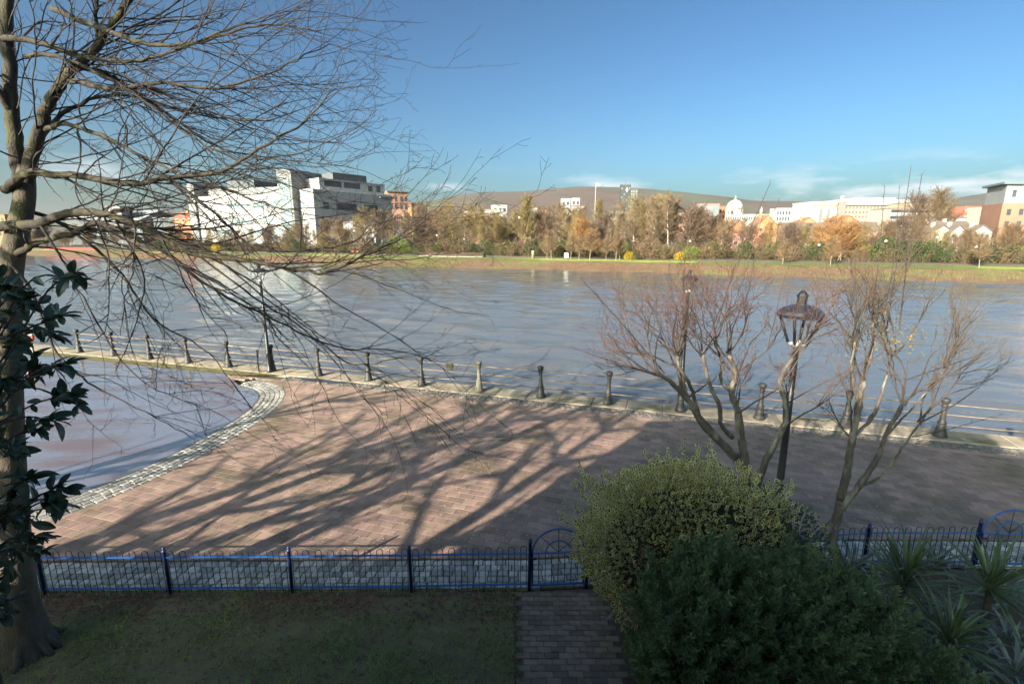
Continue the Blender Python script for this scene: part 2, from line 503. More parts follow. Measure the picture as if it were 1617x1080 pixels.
pl = []
for r in range(5):
    x = -13 + random.uniform(0, 0.2)
    while x < 14:
        kk = random.randrange(9); ln = SL[kk // 3] + 0.02
        pl.append((x + ln / 2, fence_y(x) + 0.13 + r * 0.155, 0.002 + random.gauss(0, 0.004), math.atan2(fence_y(x + 0.2) - fence_y(x - 0.2), 0.4) + random.gauss(0, 0.02), kk))
        x += ln
kinds = [piece_mesh('sett', l_, 0.137, 0.07, 0.014, 0.008) for l_ in SL for _ in range(3)]
lay('setts_beyond', 'sett', pl, kinds, m_sett, sf, 300)
sq = thing('quayside_sett_strip', None, None); sq['kind'] = 'structure'
pl = []
for r in range(4):
    s = -10.3 + random.uniform(0, 0.2)
    while s < 24:
        kk = random.randrange(9); ln = SL[kk // 3] + 0.02
        p = quay(s + ln / 2, -0.46 - r * 0.15)
        if not inside_arc(p.x, p.y): pl.append((p.x, p.y, random.gauss(0, 0.006), QA + random.gauss(0, 0.04), kk))
        s += ln
kinds = [piece_mesh('sett', l_, 0.128, 0.07, 0.018, 0.01) for l_ in SL for _ in range(3)]
lay('setts_beyond', 'sett', pl, kinds, m_sett_dark, sq, 300)
sheet('sett_bed', [(x, fence_y(x) + .03) for x in (-13, 0.3, 1.3, 6.5, 8.6, 14)] + [(x, paver_edge(x)) for x in (14, 8.6, 6.5, 1.3, 0.3, -13)], -0.016, sand)
sheet('quay_sett_bed', [qxy(-10.2, -1.0), qxy(22, -1.0), qxy(22, -.37), qxy(-10.2, -.37)], -0.016, sand)
sheet('border_sett_bed', [(p.x, p.y) for p in arc] + [((p + nn * .92).x, (p + nn * .92).y) for p, t, nn in (arc_at(acc[-1] * i / 60) for i in range(60, -1, -1))], -0.017, sand)
# coping slabs
qc = thing('quay_coping', None, None); qc['kind'] = 'structure'
m_cope = M('coping_concrete', (0.40, 0.33, 0.24), (0.26, 0.22, 0.16), 2.2, 0.85, 0.35, 30, island=0.12, moss=((0.17, 0.14, 0.06), 1.1, 0.55, 0.7))
pl = []
for i in range(-26, 20):
    p = quay(i * 1.25, 0.165); pl.append((p.x, p.y, 0.012 + random.gauss(0, 0.003), QA))
lay('coping_beyond', 'coping_slab', pl, [piece_mesh('coping_slab', 1.238, 1.05, 0.14, 0.02, 0.004) for _ in range(4)], m_cope, qc, 300)

# wet red tarmac inside the border
def wet_mat():
    m = bpy.data.materials.new('wet_tarmac'); m.use_nodes = True
    t = m.node_tree; L = t.links; b = t.nodes['Principled BSDF']
    g = nd(t, 'ShaderNodeNewGeometry')
    def noise(s, d=5, st=(1, 1, 1)):
        q = nd(t, 'ShaderNodeMapping'); q.inputs['Scale'].default_value = st; q.inputs['Rotation'].default_value = (0, 0, QA); L.new(g.outputs['Position'], q.inputs[0])
        n = nd(t, 'ShaderNodeTexNoise'); n.inputs['Scale'].default_value = s; n.inputs['Detail'].default_value = d; L.new(q.outputs[0], n.inputs['Vector']); return n.outputs[0]
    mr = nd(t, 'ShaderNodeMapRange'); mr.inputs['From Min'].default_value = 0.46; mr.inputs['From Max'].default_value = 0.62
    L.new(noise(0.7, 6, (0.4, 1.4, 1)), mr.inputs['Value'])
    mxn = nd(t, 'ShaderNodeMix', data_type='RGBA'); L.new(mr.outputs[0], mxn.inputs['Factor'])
    mxn.inputs['A'].default_value = (0.19, 0.19, 0.225, 1); mxn.inputs['B'].default_value = (0.155, 0.105, 0.095, 1)  # lilac puts the sky's sheen into the colour; brown where drier
    L.new(mxn.outputs['Result'], b.inputs['Base Color'])
    r = nd(t, 'ShaderNodeMapRange'); r.inputs['To Min'].default_value = 0.12; r.inputs['To Max'].default_value = 0.42
    L.new(mr.outputs[0], r.inputs['Value']); L.new(r.outputs[0], b.inputs['Roughness'])
    b.inputs['Coat Weight'].default_value = 1.0; b.inputs['Coat Roughness'].default_value = 0.09; b.inputs['Coat IOR'].default_value = 1.5
    bn = nd(t, 'ShaderNodeBump'); bn.inputs['Strength'].default_value = 0.35; bn.inputs['Distance'].default_value = 0.006
    L.new(noise(150, 2), bn.inputs['Height']); L.new(bn.outputs[0], b.inputs['Normal'])
    return m
inner = []
for i in range(0, 161):
    p, t, nn = arc_at(acc[-1] * i / 160); q = p + nn * 0.93; inner.append((q.x, q.y))
wetpts = inner + [qxy(-13.0, -0.95), qxy(-40, -0.95), (-42, 6)]
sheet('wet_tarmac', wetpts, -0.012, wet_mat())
sheet('moss_verge', [qxy(-40, -0.97), qxy(-12.6, -0.97), qxy(-11.2, -0.6), qxy(-10.4, -0.36), qxy(-40, -0.36)], -0.004, M('moss', (0.16, 0.14, 0.045), (0.10, 0.085, 0.04), 3, 0.95, 0.8, 40))
# puddle by the coping
pud = []
for i in range(28):
    a = 2 * math.pi * i / 28; r = 1 + 0.16 * math.sin(3 * a + 1) + 0.1 * math.sin(5 * a)
    pud.append(qxy(-8.4 + 1.25 * r * math.cos(a), -0.62 + 0.22 * r * math.sin(a)))
sheet('puddle', pud, 0.014, M('puddle_water', (0.05, 0.045, 0.04), (0.06, 0.05, 0.04), 2, 0.04, 0, spec=0.5))

# garden: turf, brick path
m_brick = M('path_brick', (0.30, 0.205, 0.165), (0.20, 0.155, 0.125), 7, 0.8, 0.5, 60, island=0.3, moss=((0.15, 0.15, 0.06), 1.6, 0.54, 0.68))
gp = thing('garden_path', None, None); gp['kind'] = 'structure'
pl = []; y = 7.42; row = 0
while y > 4.4:
    x = 0.16 + (0.105 if row % 2 else 0)
    while x < 1.6:
        pl.append((x, y, random.gauss(0, 0.003), random.gauss(0, 0.012) - 0.01)); x += 0.211
    y -= 0.106; row += 1
lay('bricks_beyond', 'brick', pl, [piece_mesh('brick', 0.203, 0.098, 0.05, 0.006, 0.004) for _ in range(5)], m_brick, gp, 300)
sheet('lawn', [(-14, 3.2), (0.03, 3.2), (0.03, 7.36), (-14, 7.28)], 0.006, m_turf)

def blades(name, n, area, hmin, hmax, w, mat, lean=0.5, z0=0.0, dens=None, parent=None, label=None):
    x0, x1, y0, y1 = area
    X = rng.uniform(x0, x1, n); Y = rng.uniform(y0, y1, n)
    if dens is not None:
        kp = rng.random(n) < dens(X, Y); X, Y = X[kp], Y[kp]
    n = len(X)
    Hh = rng.uniform(hmin, hmax, n) * (0.55 + 0.9 * (np.sin(X * 2.3 + np.sin(Y * 3.1)) * np.sin(Y * 2.7 + X) * 0.5 + 0.5)); a = rng.uniform(0, 2 * math.pi, n); l = rng.uniform(0.1, lean, n) * Hh
    b = rng.uniform(0, 2 * math.pi, n)
    dx, dy = np.cos(a) * w / 2, np.sin(a) * w / 2
    lx, ly = np.cos(b) * l, np.sin(b) * l
    z = np.full(n, z0)
    V = np.stack([np.stack([X - dx, Y - dy, z], 1), np.stack([X + dx, Y + dy, z], 1),
                  np.stack([X + dx * .7 + lx * .4, Y + dy * .7 + ly * .4, z + Hh * .6], 1), np.stack([X - dx * .7 + lx * .4, Y - dy * .7 + ly * .4, z + Hh * .6], 1),
                  np.stack([X + lx, Y + ly, z + Hh], 1), np.stack([X + lx * 1.02 + dx * .1, Y + ly * 1.02 + dy * .1, z + Hh], 1)], 1)
    base = (np.arange(n) * 6)[:, None, None]
    F = base + np.array([[0, 1, 2, 3], [3, 2, 5, 4]])[None]
    o = link_mesh(name, npmesh(name, V, F.reshape(-1, 4)), parent, [mat]); o['kind'] = 'stuff'
    if label: o['label'] = label
    return o
m_grass = M('grass_blade', (0.34, 0.41, 0.125), (0.23, 0.27, 0.09), 1.6, 0.6, island=0.35, transl=0.35)
def lawn_d(X, Y):
    w = np.sin(X * 1.9 + 1.3 * np.sin(Y * 2.3)) * np.sin(Y * 3.3 + 1.7 * np.sin(X * 1.1)) + 0.6 * np.sin(X * 5.1 + Y * 4.3) * np.sin(Y * 6.1 - X * 3)
    w = w - np.clip((X - 0.0) / .16, 0, 1) * .7
    return np.clip(0.62 + 0.5 * w - np.clip((Y - 6.85) / 0.4, 0, 1) * 0.55, 0.05, 1)
tag(blades('lawn_grass', 60000, (-10, 0.16, 3.6, 7.4), 0.022, 0.07, 0.010, m_grass, 2.0, 0.0, lawn_d), 'short patchy green grass of the garden lawn', 'grass')
tag(blades('edge_grass', 5000, (-9.5, 0.2, 7.3, 7.62), 0.03, 0.11, 0.007, m_grass, 0.7, 0.0, lambda X, Y: 0.25 + 0.5 * (np.sin(X * 2.1) * np.sin(X * 5.3) > 0)), 'longer grass along the foot of the blue fence', 'grass')
tag(blades('path_weeds', 900, (0.1, 1.55, 4.5, 7.45), 0.01, 0.05, 0.006, m_grass, 1.2, 0.0, lambda X, Y: (np.sin(X * 7 + 2) * np.sin(Y * 5 + X * 3) > 0.45) * 0.9), 'small weeds growing in the joints of the brick path', 'weeds')

def scatter_leaves(name, n, area, size, mat, label, cat, z0=0.01, dens=None, curl=0.5):
    x0, x1, y0, y1 = area
    X = rng.uniform(x0, x1, n); Y = rng.uniform(y0, y1, n)
    if dens is not None:
        kp = rng.random(n) < dens(X, Y); X, Y = X[kp], Y[kp]
    n = len(X); s = rng.uniform(size * .5, size, n); a = rng.uniform(0, 2 * math.pi, n)
    c, q = np.cos(a), np.sin(a)
    def pt(u, v, h): return np.stack([X + (u * c - v * q) * s, Y + (u * q + v * c) * s, z0 + h * s * rng.uniform(0.2, 1, n) * curl + rng.uniform(0, 0.01, n)], 1)
    V = np.stack([pt(-1, 0, .3), pt(0, -.5, .7), pt(1, 0, .2), pt(0, .5, .6)], 1)
    F = (np.arange(n) * 4)[:, None] + np.array([0, 1, 2, 3])[None]
    o = link_mesh(name, npmesh(name, V, F), None, [mat]); o['kind'] = 'stuff'; tag(o, label, cat); return o
m_dead = M('dead_leaf', (0.22, 0.105, 0.07), (0.13, 0.075, 0.05), 6, 0.85, island=0.5)
scatter_leaves('leaf_litter', 5200, (-9.5, 0.1, 6.75, 7.42), 0.045, m_dead, 'brown dead leaves drifted along the fence', 'leaf litter', 0.012, lambda X, Y: np.clip(0.25 + (Y - 6.8) * 1.5, 0, 1) * (0.45 + 0.55 * (np.sin(X * 1.7 + 1) > -0.3)))
scatter_leaves('lawn_leaves', 2600, (-9.5, 0.1, 3.8, 7.0), 0.04, m_dead, 'brown dead leaves scattered over the lawn', 'leaf litter', 0.02)
m_petal = M('pale_petal', (0.62, 0.58, 0.52), (0.45, 0.42, 0.38), 8, 0.7)
scatter_leaves('petal_litter', 5200, (-10, 16, 7.7, 16.5), 0.026, m_petal, 'pale petals and specks scattered over the paving', 'litter', 0.006,
               lambda X, Y: np.exp(-((X - 0.5) / 7) ** 2 - ((Y - 9.2) / 3.6) ** 2), 0.25)

# ================================================================== QUAY RAILING
m_iron = M('cast_iron', (0.03, 0.031, 0.031), (0.05, 0.048, 0.042), 9, 0.55, 0.25, 50, coord='Object')
m_iron_green = M('weathered_iron', (0.13, 0.14, 0.10), (0.20, 0.17, 0.13), 9, 0.75, 0.3, 50, coord='Object')
m_rail = M('rusting_rail', (0.14, 0.105, 0.08), (0.24, 0.18, 0.13), 4, 0.7, 0.2, 40)
rail = thing('quay_railing', 'black cast iron bollards joined by three thin rails along the quay', 'railing', QP, QA)
def lathe_mesh(name, prof, k=16, mats=()):
    me = MB().lathe(prof, k).mesh(name)
    for m in mats: me.materials.append(m)
    return me
pb = [(0.185, 0.0), (0.185, 0.04), (0.165, 0.07), (0.155, 0.10), (0.135, 0.20), (0.115, 0.32), (0.10, 0.40)]
ps = [(0.098, 0.40), (0.118, 0.41), (0.118, 0.45), (0.088, 0.47), (0.078, 0.55), (0.068, 0.75), (0.062, 0.93)]
pc = [(0.062, 0.93), (0.085, 0.945), (0.085, 0.98), (0.072, 1.0), (0.088, 1.05), (0.118, 1.12), (0.125, 1.16), (0.11, 1.20), (0.06, 1.225), (0.01, 1.23)]
sets = {}
for mm in (m_iron, m_iron_green):
    sets[mm.name] = [lathe_mesh(a, p, 16, [mm]) for a, p in (('post_base', pb), ('post', ps), ('post_cap', pc))]
SPAN = 2.53
S0 = -1.37                                             # the pale green post
for i in range(-9, 9):
    mm = m_iron_green if i == 0 else m_iron
    me = sets[mm.name]
    p = link_mesh('post', me[1], rail); p.location = (S0 + i * SPAN, 0, 0.025)
    p.rotation_euler = (random.gauss(0, 0.008), random.gauss(0, 0.012), random.random())
    if i == 0: p['label'] = 'pale green weathered post'
    for a, q in (('post_base', me[0]), ('post_cap', me[2])): link_mesh(a, q, p)
for i in range(-9, 8):
    for z in (0.40, 0.72, 1.04):
        sag = random.uniform(0.0, 0.02)
        MB().tube([(S0 + i * SPAN + 0.02, 0, z), (S0 + (i + .5) * SPAN, 0, z - sag), (S0 + (i + 1) * SPAN - 0.02, 0, z)], 0.019, 6).build('rail', m_rail, rail)
# dried weed caught on the top rail
segs = []
for _ in range(160):
    p = quay(S0 - 1.25 + random.uniform(-0.16, 0.16), random.gauss(0, 0.03), 1.06)
    q = p + Vector((random.gauss(0, 0.03), random.gauss(0, 0.03), -random.uniform(0.1, 0.3))); segs.append((p, q, 0.006, 0.003))
tag(seg_obj('weed_tuft', segs, 3, M('dry_weed', (0.16, 0.13, 0.07), (0.10, 0.09, 0.05), 9, 0.9), None), 'tuft of dried weed hanging on the top rail of the quay railing', 'weed')
# slim dark stake by the far lamp and the life ring at the end of the rail
p = gnd(409, 587)
tag(MB().lathe([(0.03, 0), (0.03, 0.95), (0.045, 0.96), (0.045, 1.0), (0.01, 1.02)], 8).build('stake', m_iron), 'slim dark stake beside the lamp post at the mossy verge', 'stake').location = (p.x, p.y, 0)
b = at(45, 533, 25.2)
lb = thing('life_ring_post', 'orange life ring on a post where the railing meets the weeds', 'life ring', (b.x, b.y, 0))
MB().box(-0.05, 0.05, 0.02, 0.12, -0.02, 1.35).build('post', M('grey_post', (0.2, 0.2, 0.19)), lb)
mb = MB(); ring = [(0.28 * math.cos(a * math.pi / 12), -0.06, 0.95 + 0.28 * math.sin(a * math.pi / 12)) for a in range(25)]
mb.tube(ring, 0.07, 8, caps=False).build('ring', M('orange_plastic', (0.75, 0.09, 0.03), (0.6, 0.07, 0.03), 5, 0.4), lb)
for a in (0.4, 2.0, 3.5, 5.1):
    mb = MB(); c = Vector((0.28 * math.cos(a), -0.06, 0.95 + 0.28 * math.sin(a))); t = Vector((-math.sin(a), 0, math.cos(a)))
    mb.tube([c - t * 0.03, c + t * 0.03], 0.074, 8).build('band', M('white_band', (0.7, 0.7, 0.68)), lb)

# ================================================================== GARDEN FENCE AND GATES
m_bar = M('navy_bar', (0.012, 0.016, 0.035), (0.02, 0.022, 0.035), 20, 0.45)
m_blue = M('blue_paint', (0.025, 0.10, 0.33), (0.03, 0.13, 0.38), 12, 0.38, 0.1, 60)
m_navy = M('navy_paint', (0.012, 0.022, 0.09), (0.02, 0.035, 0.12), 12, 0.4, 0.1, 60)
def hoop_mesh(w, h):
    mb = MB(); r = w / 2; pts = [(-r, 0, 0.03)] + [(-r, 0, h - r)] + [(-r * math.cos(a), 0, h - r + r * math.sin(a)) for a in np.linspace(0.35, math.pi - 0.35, 7)] + [(r, 0, h - r), (r, 0, 0.03)]
    mb.tube(pts, 0.0062, 5); me = mb.mesh('hoop'); me.materials.append(m_bar); return me
HOOP = hoop_mesh(0.10, 0.83)
def fpost_mesh(h):
    mb = MB(); mb.lathe([(0.03, -0.1), (0.03, h - 0.05), (0.036, h - 0.045), (0.036, h - 0.02), (0.02, h - 0.015), (0.03, h + 0.01), (0.022, h + 0.035), (0.004, h + 0.045)], 10)
    me = mb.mesh('post'); me.materials.append(m_navy); return me
POST, GPOST = fpost_mesh(0.86), fpost_mesh(0.95)
def fence(name, label, posts, end_tall=()):
    f = thing(name, label, 'fence', (posts[0][0], posts[0][1], 0))
    o0 = Vector((posts[0][0], posts[0][1], 0))
    for i, p in enumerate(posts):
        po = link_mesh('post', GPOST if i in end_tall else POST, f); po.location = Vector((p[0], p[1], 0)) - o0
        po.rotation_euler = (random.gauss(0, 0.012), random.gauss(0, 0.012), 0)
    for a, b in zip(posts, posts[1:]):
        A = Vector((a[0], a[1], 0)) - o0; B = Vector((b[0], b[1], 0)) - o0
        d = B - A; ang = math.atan2(d.y, d.x); ln = d.length
        for z, nm in ((0.71, 'top_rail'), (0.11, 'bottom_rail')):
            r = MB().box(0.025, ln - 0.025, -0.021, 0.021, z - 0.006, z + 0.006).build(nm, m_blue, f); r.location = A; r.rotation_euler.z = ang
        n = int(ln / 0.2); st = ln / n
        for j in range(n):
            h = link_mesh('hoop', HOOP, f); h.location = A + d * ((j + 0.5) * st / ln); h.rotation_euler = (random.gauss(0, 0.008), random.gauss(0, 0.006), ang)
    return f
fence('bow_top_fence', 'blue bow topped metal fence along the lawn', [(-10.1, 7.40), (-8.02, 7.41), (-5.88, 7.43), (-3.79, 7.45), (-1.74, 7.48), (0.30, 7.54)], (5,))
fence('bow_top_fence', 'blue bow topped metal fence behind the holly and spiky plants', [(1.30, 7.60), (3.05, 7.78), (4.80, 7.96), (6.53, 8.13), (8.57, 8.13)], (0, 4))
def gate(name, label, a, b):
    A = Vector((a[0], a[1], 0)); B = Vector((b[0], b[1], 0)); d = B - A; w = d.length - 0.1
    g = thing(name, label, 'gate', A + d * 0.5, math.atan2(d.y, d.x))
    r = w / 2
    MB().tube([(r * math.cos(t), 0, 0.70 + r * math.sin(t)) for t in np.linspace(0, math.pi, 25)], 0.016, 8).build('arch', m_blue, g)
    MB().tube([(r * .48 * math.cos(t), 0, 0.71 + r * .48 * math.sin(t)) for t in np.linspace(0, math.pi, 17)], 0.012, 8).build('inner_arch', m_blue, g)
    for t in (math.pi / 4, math.pi / 2, 3 * math.pi / 4):
        MB().tube([(0, 0, 0.71), (r * math.cos(t), 0, 0.70 + r * math.sin(t))], 0.0065, 6).build('spoke', m_bar, g)
    MB().box(-r, r, -0.02, 0.02, 0.695, 0.709).build('top_rail', m_blue, g)
    MB().box(-r, r, -0.02, 0.02, 0.075, 0.10).build('bottom_rail', m_blue, g)
    for s in (-1, 1): MB().box(s * r - 0.014, s * r + 0.014, -0.014, 0.014, 0.06, 0.715).build('stile', m_bar, g)
    n = 8
    for i in range(1, n): x = -r + 2 * r * i / n; MB().tube([(x, 0, 0.08), (x, 0, 0.70)], 0.0065, 6).build('bar', m_bar, g)
    MB().box(-r - 0.03, -r + 0.07, -0.04, -0.015, 0.60, 0.635).build('latch', m_navy, g)
gate('garden_gate', 'blue arched garden gate at the end of the brick path', (0.30, 7.54), (1.30, 7.60))
gate('garden_gate', 'blue arched gate beside the spiky plants', (8.57, 8.13), (9.62, 8.10))
fence('bow_top_fence', 'blue bow topped fence beyond the gate by the spiky plants', [(9.62, 8.10), (11.6, 8.05), (13.6, 8.0)], (0,))

# ================================================================== LAMP POSTS
m_black = M('black_lamp_paint', (0.012, 0.012, 0.014), (0.02, 0.02, 0.022), 10, 0.4, 0.1, 40)
m_hood = M('lamp_hood', (0.018, 0.02, 0.028), (0.03, 0.033, 0.042), 6, 0.35)
m_collar = M('lamp_collar', (0.62, 0.60, 0.57), (0.4, 0.38, 0.35), 14, 0.7)
m_glass = glass_mat()
def lamp(label, x, y, h, hw, rz=0.5):
    l = thing('lamp_post', label, 'lamp post', (x, y, 0), rz, 'lantern lamp posts on the promenade')
    zc = h - hw * 2.7                                   # collar height
    p = MB().lathe([(0.13, -0.05), (0.13, 0.12), (0.10, 0.15), (0.10, 0.85), (0.115, 0.87), (0.115, 0.92), (0.075, 0.95), (0.06, 2.4), (0.05, zc - 0.02)], 14).build('post', m_black, l)
    k = hw / 0.4
    MB().lathe([(0.05, zc - 0.06 * k), (0.15 * k, zc), (0.155 * k, zc + 0.03 * k), (0.07 * k, zc + 0.05 * k), (0.05 * k, zc + 0.09 * k)], 12).build('collar', m_collar, l)
    zh = h - 0.50 * k
    for i in range(4):
        a = math.pi / 2 * i + 0.3
        c, s = math.cos(a), math.sin(a)
        MB().tube([(0.16 * k * c, 0.16 * k * s, zc + 0.02), (hw * 0.93 * c, hw * 0.93 * s, zh)], 0.026 * k, 6).build('arm', m_black, l)
    V = []; n = 4
    for i in range(n):
        a0 = math.pi / 2 * i + 0.3; a1 = a0 + math.pi / 2
        mb = MB().poly([(0.15 * k * math.cos(a0), 0.15 * k * math.sin(a0), zc + 0.05), (0.15 * k * math.cos(a1), 0.15 * k * math.sin(a1), zc + 0.05),
                        (hw * .86 * math.cos(a1), hw * .86 * math.sin(a1), zh), (hw * .86 * math.cos(a0), hw * .86 * math.sin(a0), zh)])
        mb.build('pane', m_glass, l)
    hd = MB().lathe([(hw * 0.95, zh - 0.035 * k), (hw, zh - 0.03 * k), (hw * 1.06, zh + 0.03 * k), (hw * 0.98, zh + 0.09 * k), (hw * 0.75, zh + 0.16 * k), (hw * 0.42, zh + 0.20 * k), (0.11 * k, zh + 0.215 * k)], 8, sm=False, twist=0.3 + math.pi / 8).build('hood', m_hood, l)
    MB().lathe([(0.09 * k, zh + 0.21 * k), (0.09 * k, zh + 0.37 * k), (0.11 * k, zh + 0.375 * k), (0.07 * k, zh + 0.44 * k), (0.01, h)], 6, sm=False).build('finial', m_black, hd)
lamp('tall black lantern lamp post standing behind the variegated holly', 5.22, 8.85, 5.08, 0.37)
p = gnd(428, 587); lamp('black lantern lamp post on the quay beside the mossy verge', p.x, p.y - 0.1, 4.88, 0.27)
p = gnd(1073, 648); lamp('black lantern lamp post on the quay seen through the pollarded tree', p.x, p.y, 4.95, 0.27)

# ================================================================== BARE TREES IN THE FOREGROUND
def bark(name, a, b, g=None):
    return M(name, a, b, 9, 0.85, 0.9, 45, stretch=(1, 1, 0.4), moss=(g, 5.0, 0.5, 0.64) if g else None, bdist=0.03)
m_bark_left = bark('mossy_bark', (0.065, 0.052, 0.038), (0.036, 0.03, 0.023), (0.07, 0.066, 0.025))
m_trunk_left = bark('grey_trunk_bark', (0.145, 0.12, 0.09), (0.085, 0.07, 0.054), (0.10, 0.092, 0.045))
m_twig_dark = M('dark_twig', (0.020, 0.015, 0.013), (0.035, 0.025, 0.02), 3, 0.75)
m_bark_pale = bark('pale_bark', (0.15, 0.125, 0.095), (0.075, 0.062, 0.05), (0.30, 0.275, 0.21))
m_twig_red = M('reddish_twig', (0.15, 0.066, 0.042), (0.085, 0.05, 0.038), 2, 0.7)
m_twig_mid = M('brown_twig', (0.085, 0.062, 0.048), (0.05, 0.038, 0.03), 3, 0.75)

def shoot(segs, p, d, ln, r, steps, wander, trop, tw, lvl, rmin=0.0016, kid=0.55, kidlen=0.45, kidang=0.6, zig=0.0, per=1.0):
    """one twig with side twigs; trop is a steady pull added per step"""
    p = Vector(p); d = Vector(d).normalized(); st = ln / steps
    for i in range(steps):
        r1 = max(rmin, r * (1 - 0.8 * (i + 1) / steps) if i < steps - 1 else rmin)
        r0 = max(rmin, r * (1 - 0.8 * i / steps))
        d = (d + rv(wander) + Vector(trop) * (1.0 / steps)).normalized()
        q = p + d * st
        segs.append((p, q, r0, r1)); p = q
        if lvl > 0 and i >= 0:
            m = per * kid
            while random.random() < m:
                m -= 1.0
                ax = d.cross(rv()).normalized()
                dd = (d * math.cos(kidang) + ax * math.sin(kidang) * random.choice((1, 1, -1))).normalized()
                shoot(segs, p, dd, ln * kidlen * random.uniform(0.5, 1.15) * (1 - 0.4 * i / steps), max(rmin, r0 * 0.6), max(2, int(steps * 0.7)), wander, trop, tw, lvl - 1, rmin, kid, kidlen, kidang, zig, per)

# --- the big tree at the left: main limbs surveyed, the spray of twigs grown on them
ltree = thing('bare_tree', 'large bare tree with sweeping drooping branches rooted in the lawn', 'tree', (-7.15, 6.2, 0))
LB = Vector((-7.15, 6.2, 0))
def surv(pts): return [at(*p) - LB for p in pts]
trunk = [gnd(36, 1036) - LB + Vector((0, 0.1, -0.1)), at(38, 985, 6.25) - LB, at(30, 930, 6.25) - LB, at(22, 850, 6.3) - LB, at(14, 700, 6.3) - LB, at(12, 560, 6.35) - LB, at(16, 430, 6.4) - LB, at(38, 320, 6.45) - LB, at(40, 262, 6.5) - LB]
tp = catmull(trunk, 5); n = len(tp)
rad = [float(np.interp(i / (n - 1), [0, 0.08, 0.2, 0.6, 1], [0.38, 0.28, 0.21, 0.155, 0.09])) for i in range(n)]
MB().tube(tp, rad, 14).build('trunk', m_trunk_left, ltree)
mbr = MB()
for a in np.linspace(0.2, 6.1, 7):
    mbr.tube([Vector((0.12 * math.cos(a), 0.12 * math.sin(a), 0.45)) + tp[2] * Vector((1, 1, 0)).length * 0 + Vector((tp[1].x, tp[1].y, 0)), Vector((0.30 * math.cos(a) + tp[0].x, 0.30 * math.sin(a) + tp[0].y, 0.1)), Vector((0.46 * math.cos(a) + tp[0].x, 0.46 * math.sin(a) + tp[0].y, -0.05))], [0.05, 0.06, 0.03], 7)
mbr.build('root_flare', m_trunk_left, ltree)
LIMBS = [  # (points (px, py, depth), radius at start, end, spray)
    ([(38, 330, 6.45), (30, 262, 6.48), (20, 190, 6.5), (14, 100, 6.5), (10, 20, 6.55), (12, -80, 6.6), (20, -220, 6.7)], .095, .045, 0.5),
    ([(40, 325, 6.45), (46, 262, 6.47), (62, 205, 6.45), (85, 150, 6.4), (118, 108, 6.35), (160, 62, 6.3), (196, 10, 6.25), (235, -60, 6.2)], .09, .03, 0.8),
    ([(8, 300, 6.4), (45, 275, 6.2), (110, 277, 6.0), (208, 290, 5.8), (262, 280, 5.7), (345, 272, 5.6), (400, 240, 5.55), (470, 200, 5.5), (530, 140, 5.5)], .055, .006, 1),
    ([(-10, 358, 6.3), (60, 352, 6.0), (112, 337, 5.8), (165, 338, 5.6), (245, 368, 5.5), (312, 402, 5.4), (395, 412, 5.35), (445, 424, 5.3), (512, 430, 5.3), (560, 412, 5.3), (632, 378, 5.3)], .062, .006, 1),
    ([(28, 402, 6.35), (60, 382, 6.1), (120, 366, 5.9), (155, 352, 5.8), (205, 372, 5.7), (262, 398, 5.6), (330, 452, 5.5), (420, 500, 5.5), (520, 545, 5.5), (610, 552, 5.5)], .045, .005, 1),
    ([(72, 205, 6.45), (100, 197, 6.2), (150, 210, 6.0), (225, 248, 5.8), (290, 276, 5.7), (360, 300, 5.6), (450, 330, 5.6), (560, 318, 5.6)], .032, .004, 1),
    ([(-5, 60, 6.5), (55, 66, 6.2), (125, 88, 6.0), (200, 98, 5.9), (270, 82, 5.8), (345, 52, 5.7), (420, 25, 5.7)], .04, .006, 1),
    ([(82, 14, 6.4), (170, 50, 6.2), (250, 72, 6.0), (330, 62, 5.9), (420, 40, 5.9), (500, 50, 5.9)], .035, .005, 1),
    ([(100, 125, 6.4), (180, 140, 6.1), (260, 132, 6.0), (345, 140, 5.9), (440, 108, 5.9), (520, 70, 5.9)], .034, .005, 1),
    ([(40, 90, 6.5), (90, 90, 6.2), (200, 140, 6.0), (300, 215, 5.9), (370, 250, 5.8), (470, 275, 5.8)], .03, .004, 1),
    ([(45, 255, 6.5), (100, 180, 6.9), (190, 150, 7.3), (300, 180, 7.6), (420, 190, 7.8), (500, 165, 7.9)], .035, .004, 1),
    ([(120, 105, 6.3), (170, 118, 6.6), (250, 170, 6.9), (340, 230, 7.0), (430, 250, 7.1), (540, 262, 7.1)], .03, .004, 1),
    ([(30, 330, 6.4), (90, 350, 6.7), (180, 420, 6.8), (240, 500, 6.8), (330, 560, 6.8), (400, 650, 6.8)], .03, .004, 0.7),
    ([(20, 420, 6.3), (55, 470, 5.9), (90, 560, 5.6), (150, 610, 5.5), (230, 650, 5.4), (300, 690, 5.4)], .022, .003, 0.7),
    ([(170, 338, 5.6), (205, 330, 5.3), (212, 400, 5.2), (200, 460, 5.2), (190, 530, 5.2)], .014, .003, 0.6),
    ([(20, 180, 6.5), (-20, 120, 6.3), (-80, 80, 6.1), (-200, 40, 6.0)], .05, .01, 0.6),
    ([(155, 60, 6.3), (150, 20, 6.2), (170, -40, 6.1), (230, -120, 6.0)], .03, .006, 0.8),
    ([(60, 352, 6.0), (100, 410, 5.6), (130, 470, 5.4), (210, 590, 5.3), (330, 650, 5.3)], .016, .003, 0.7),
    ([(312, 402, 5.4), (400, 470, 5.2), (480, 520, 5.1), (560, 575, 5.1), (650, 560, 5.1)], .014, .003, 0.8),
    ([(262, 280, 5.7), (330, 330, 5.5), (400, 390, 5.4), (480, 395, 5.4), (560, 380, 5.4), (600, 330, 5.4)], .02, .004, 0.8),
]
tw = []
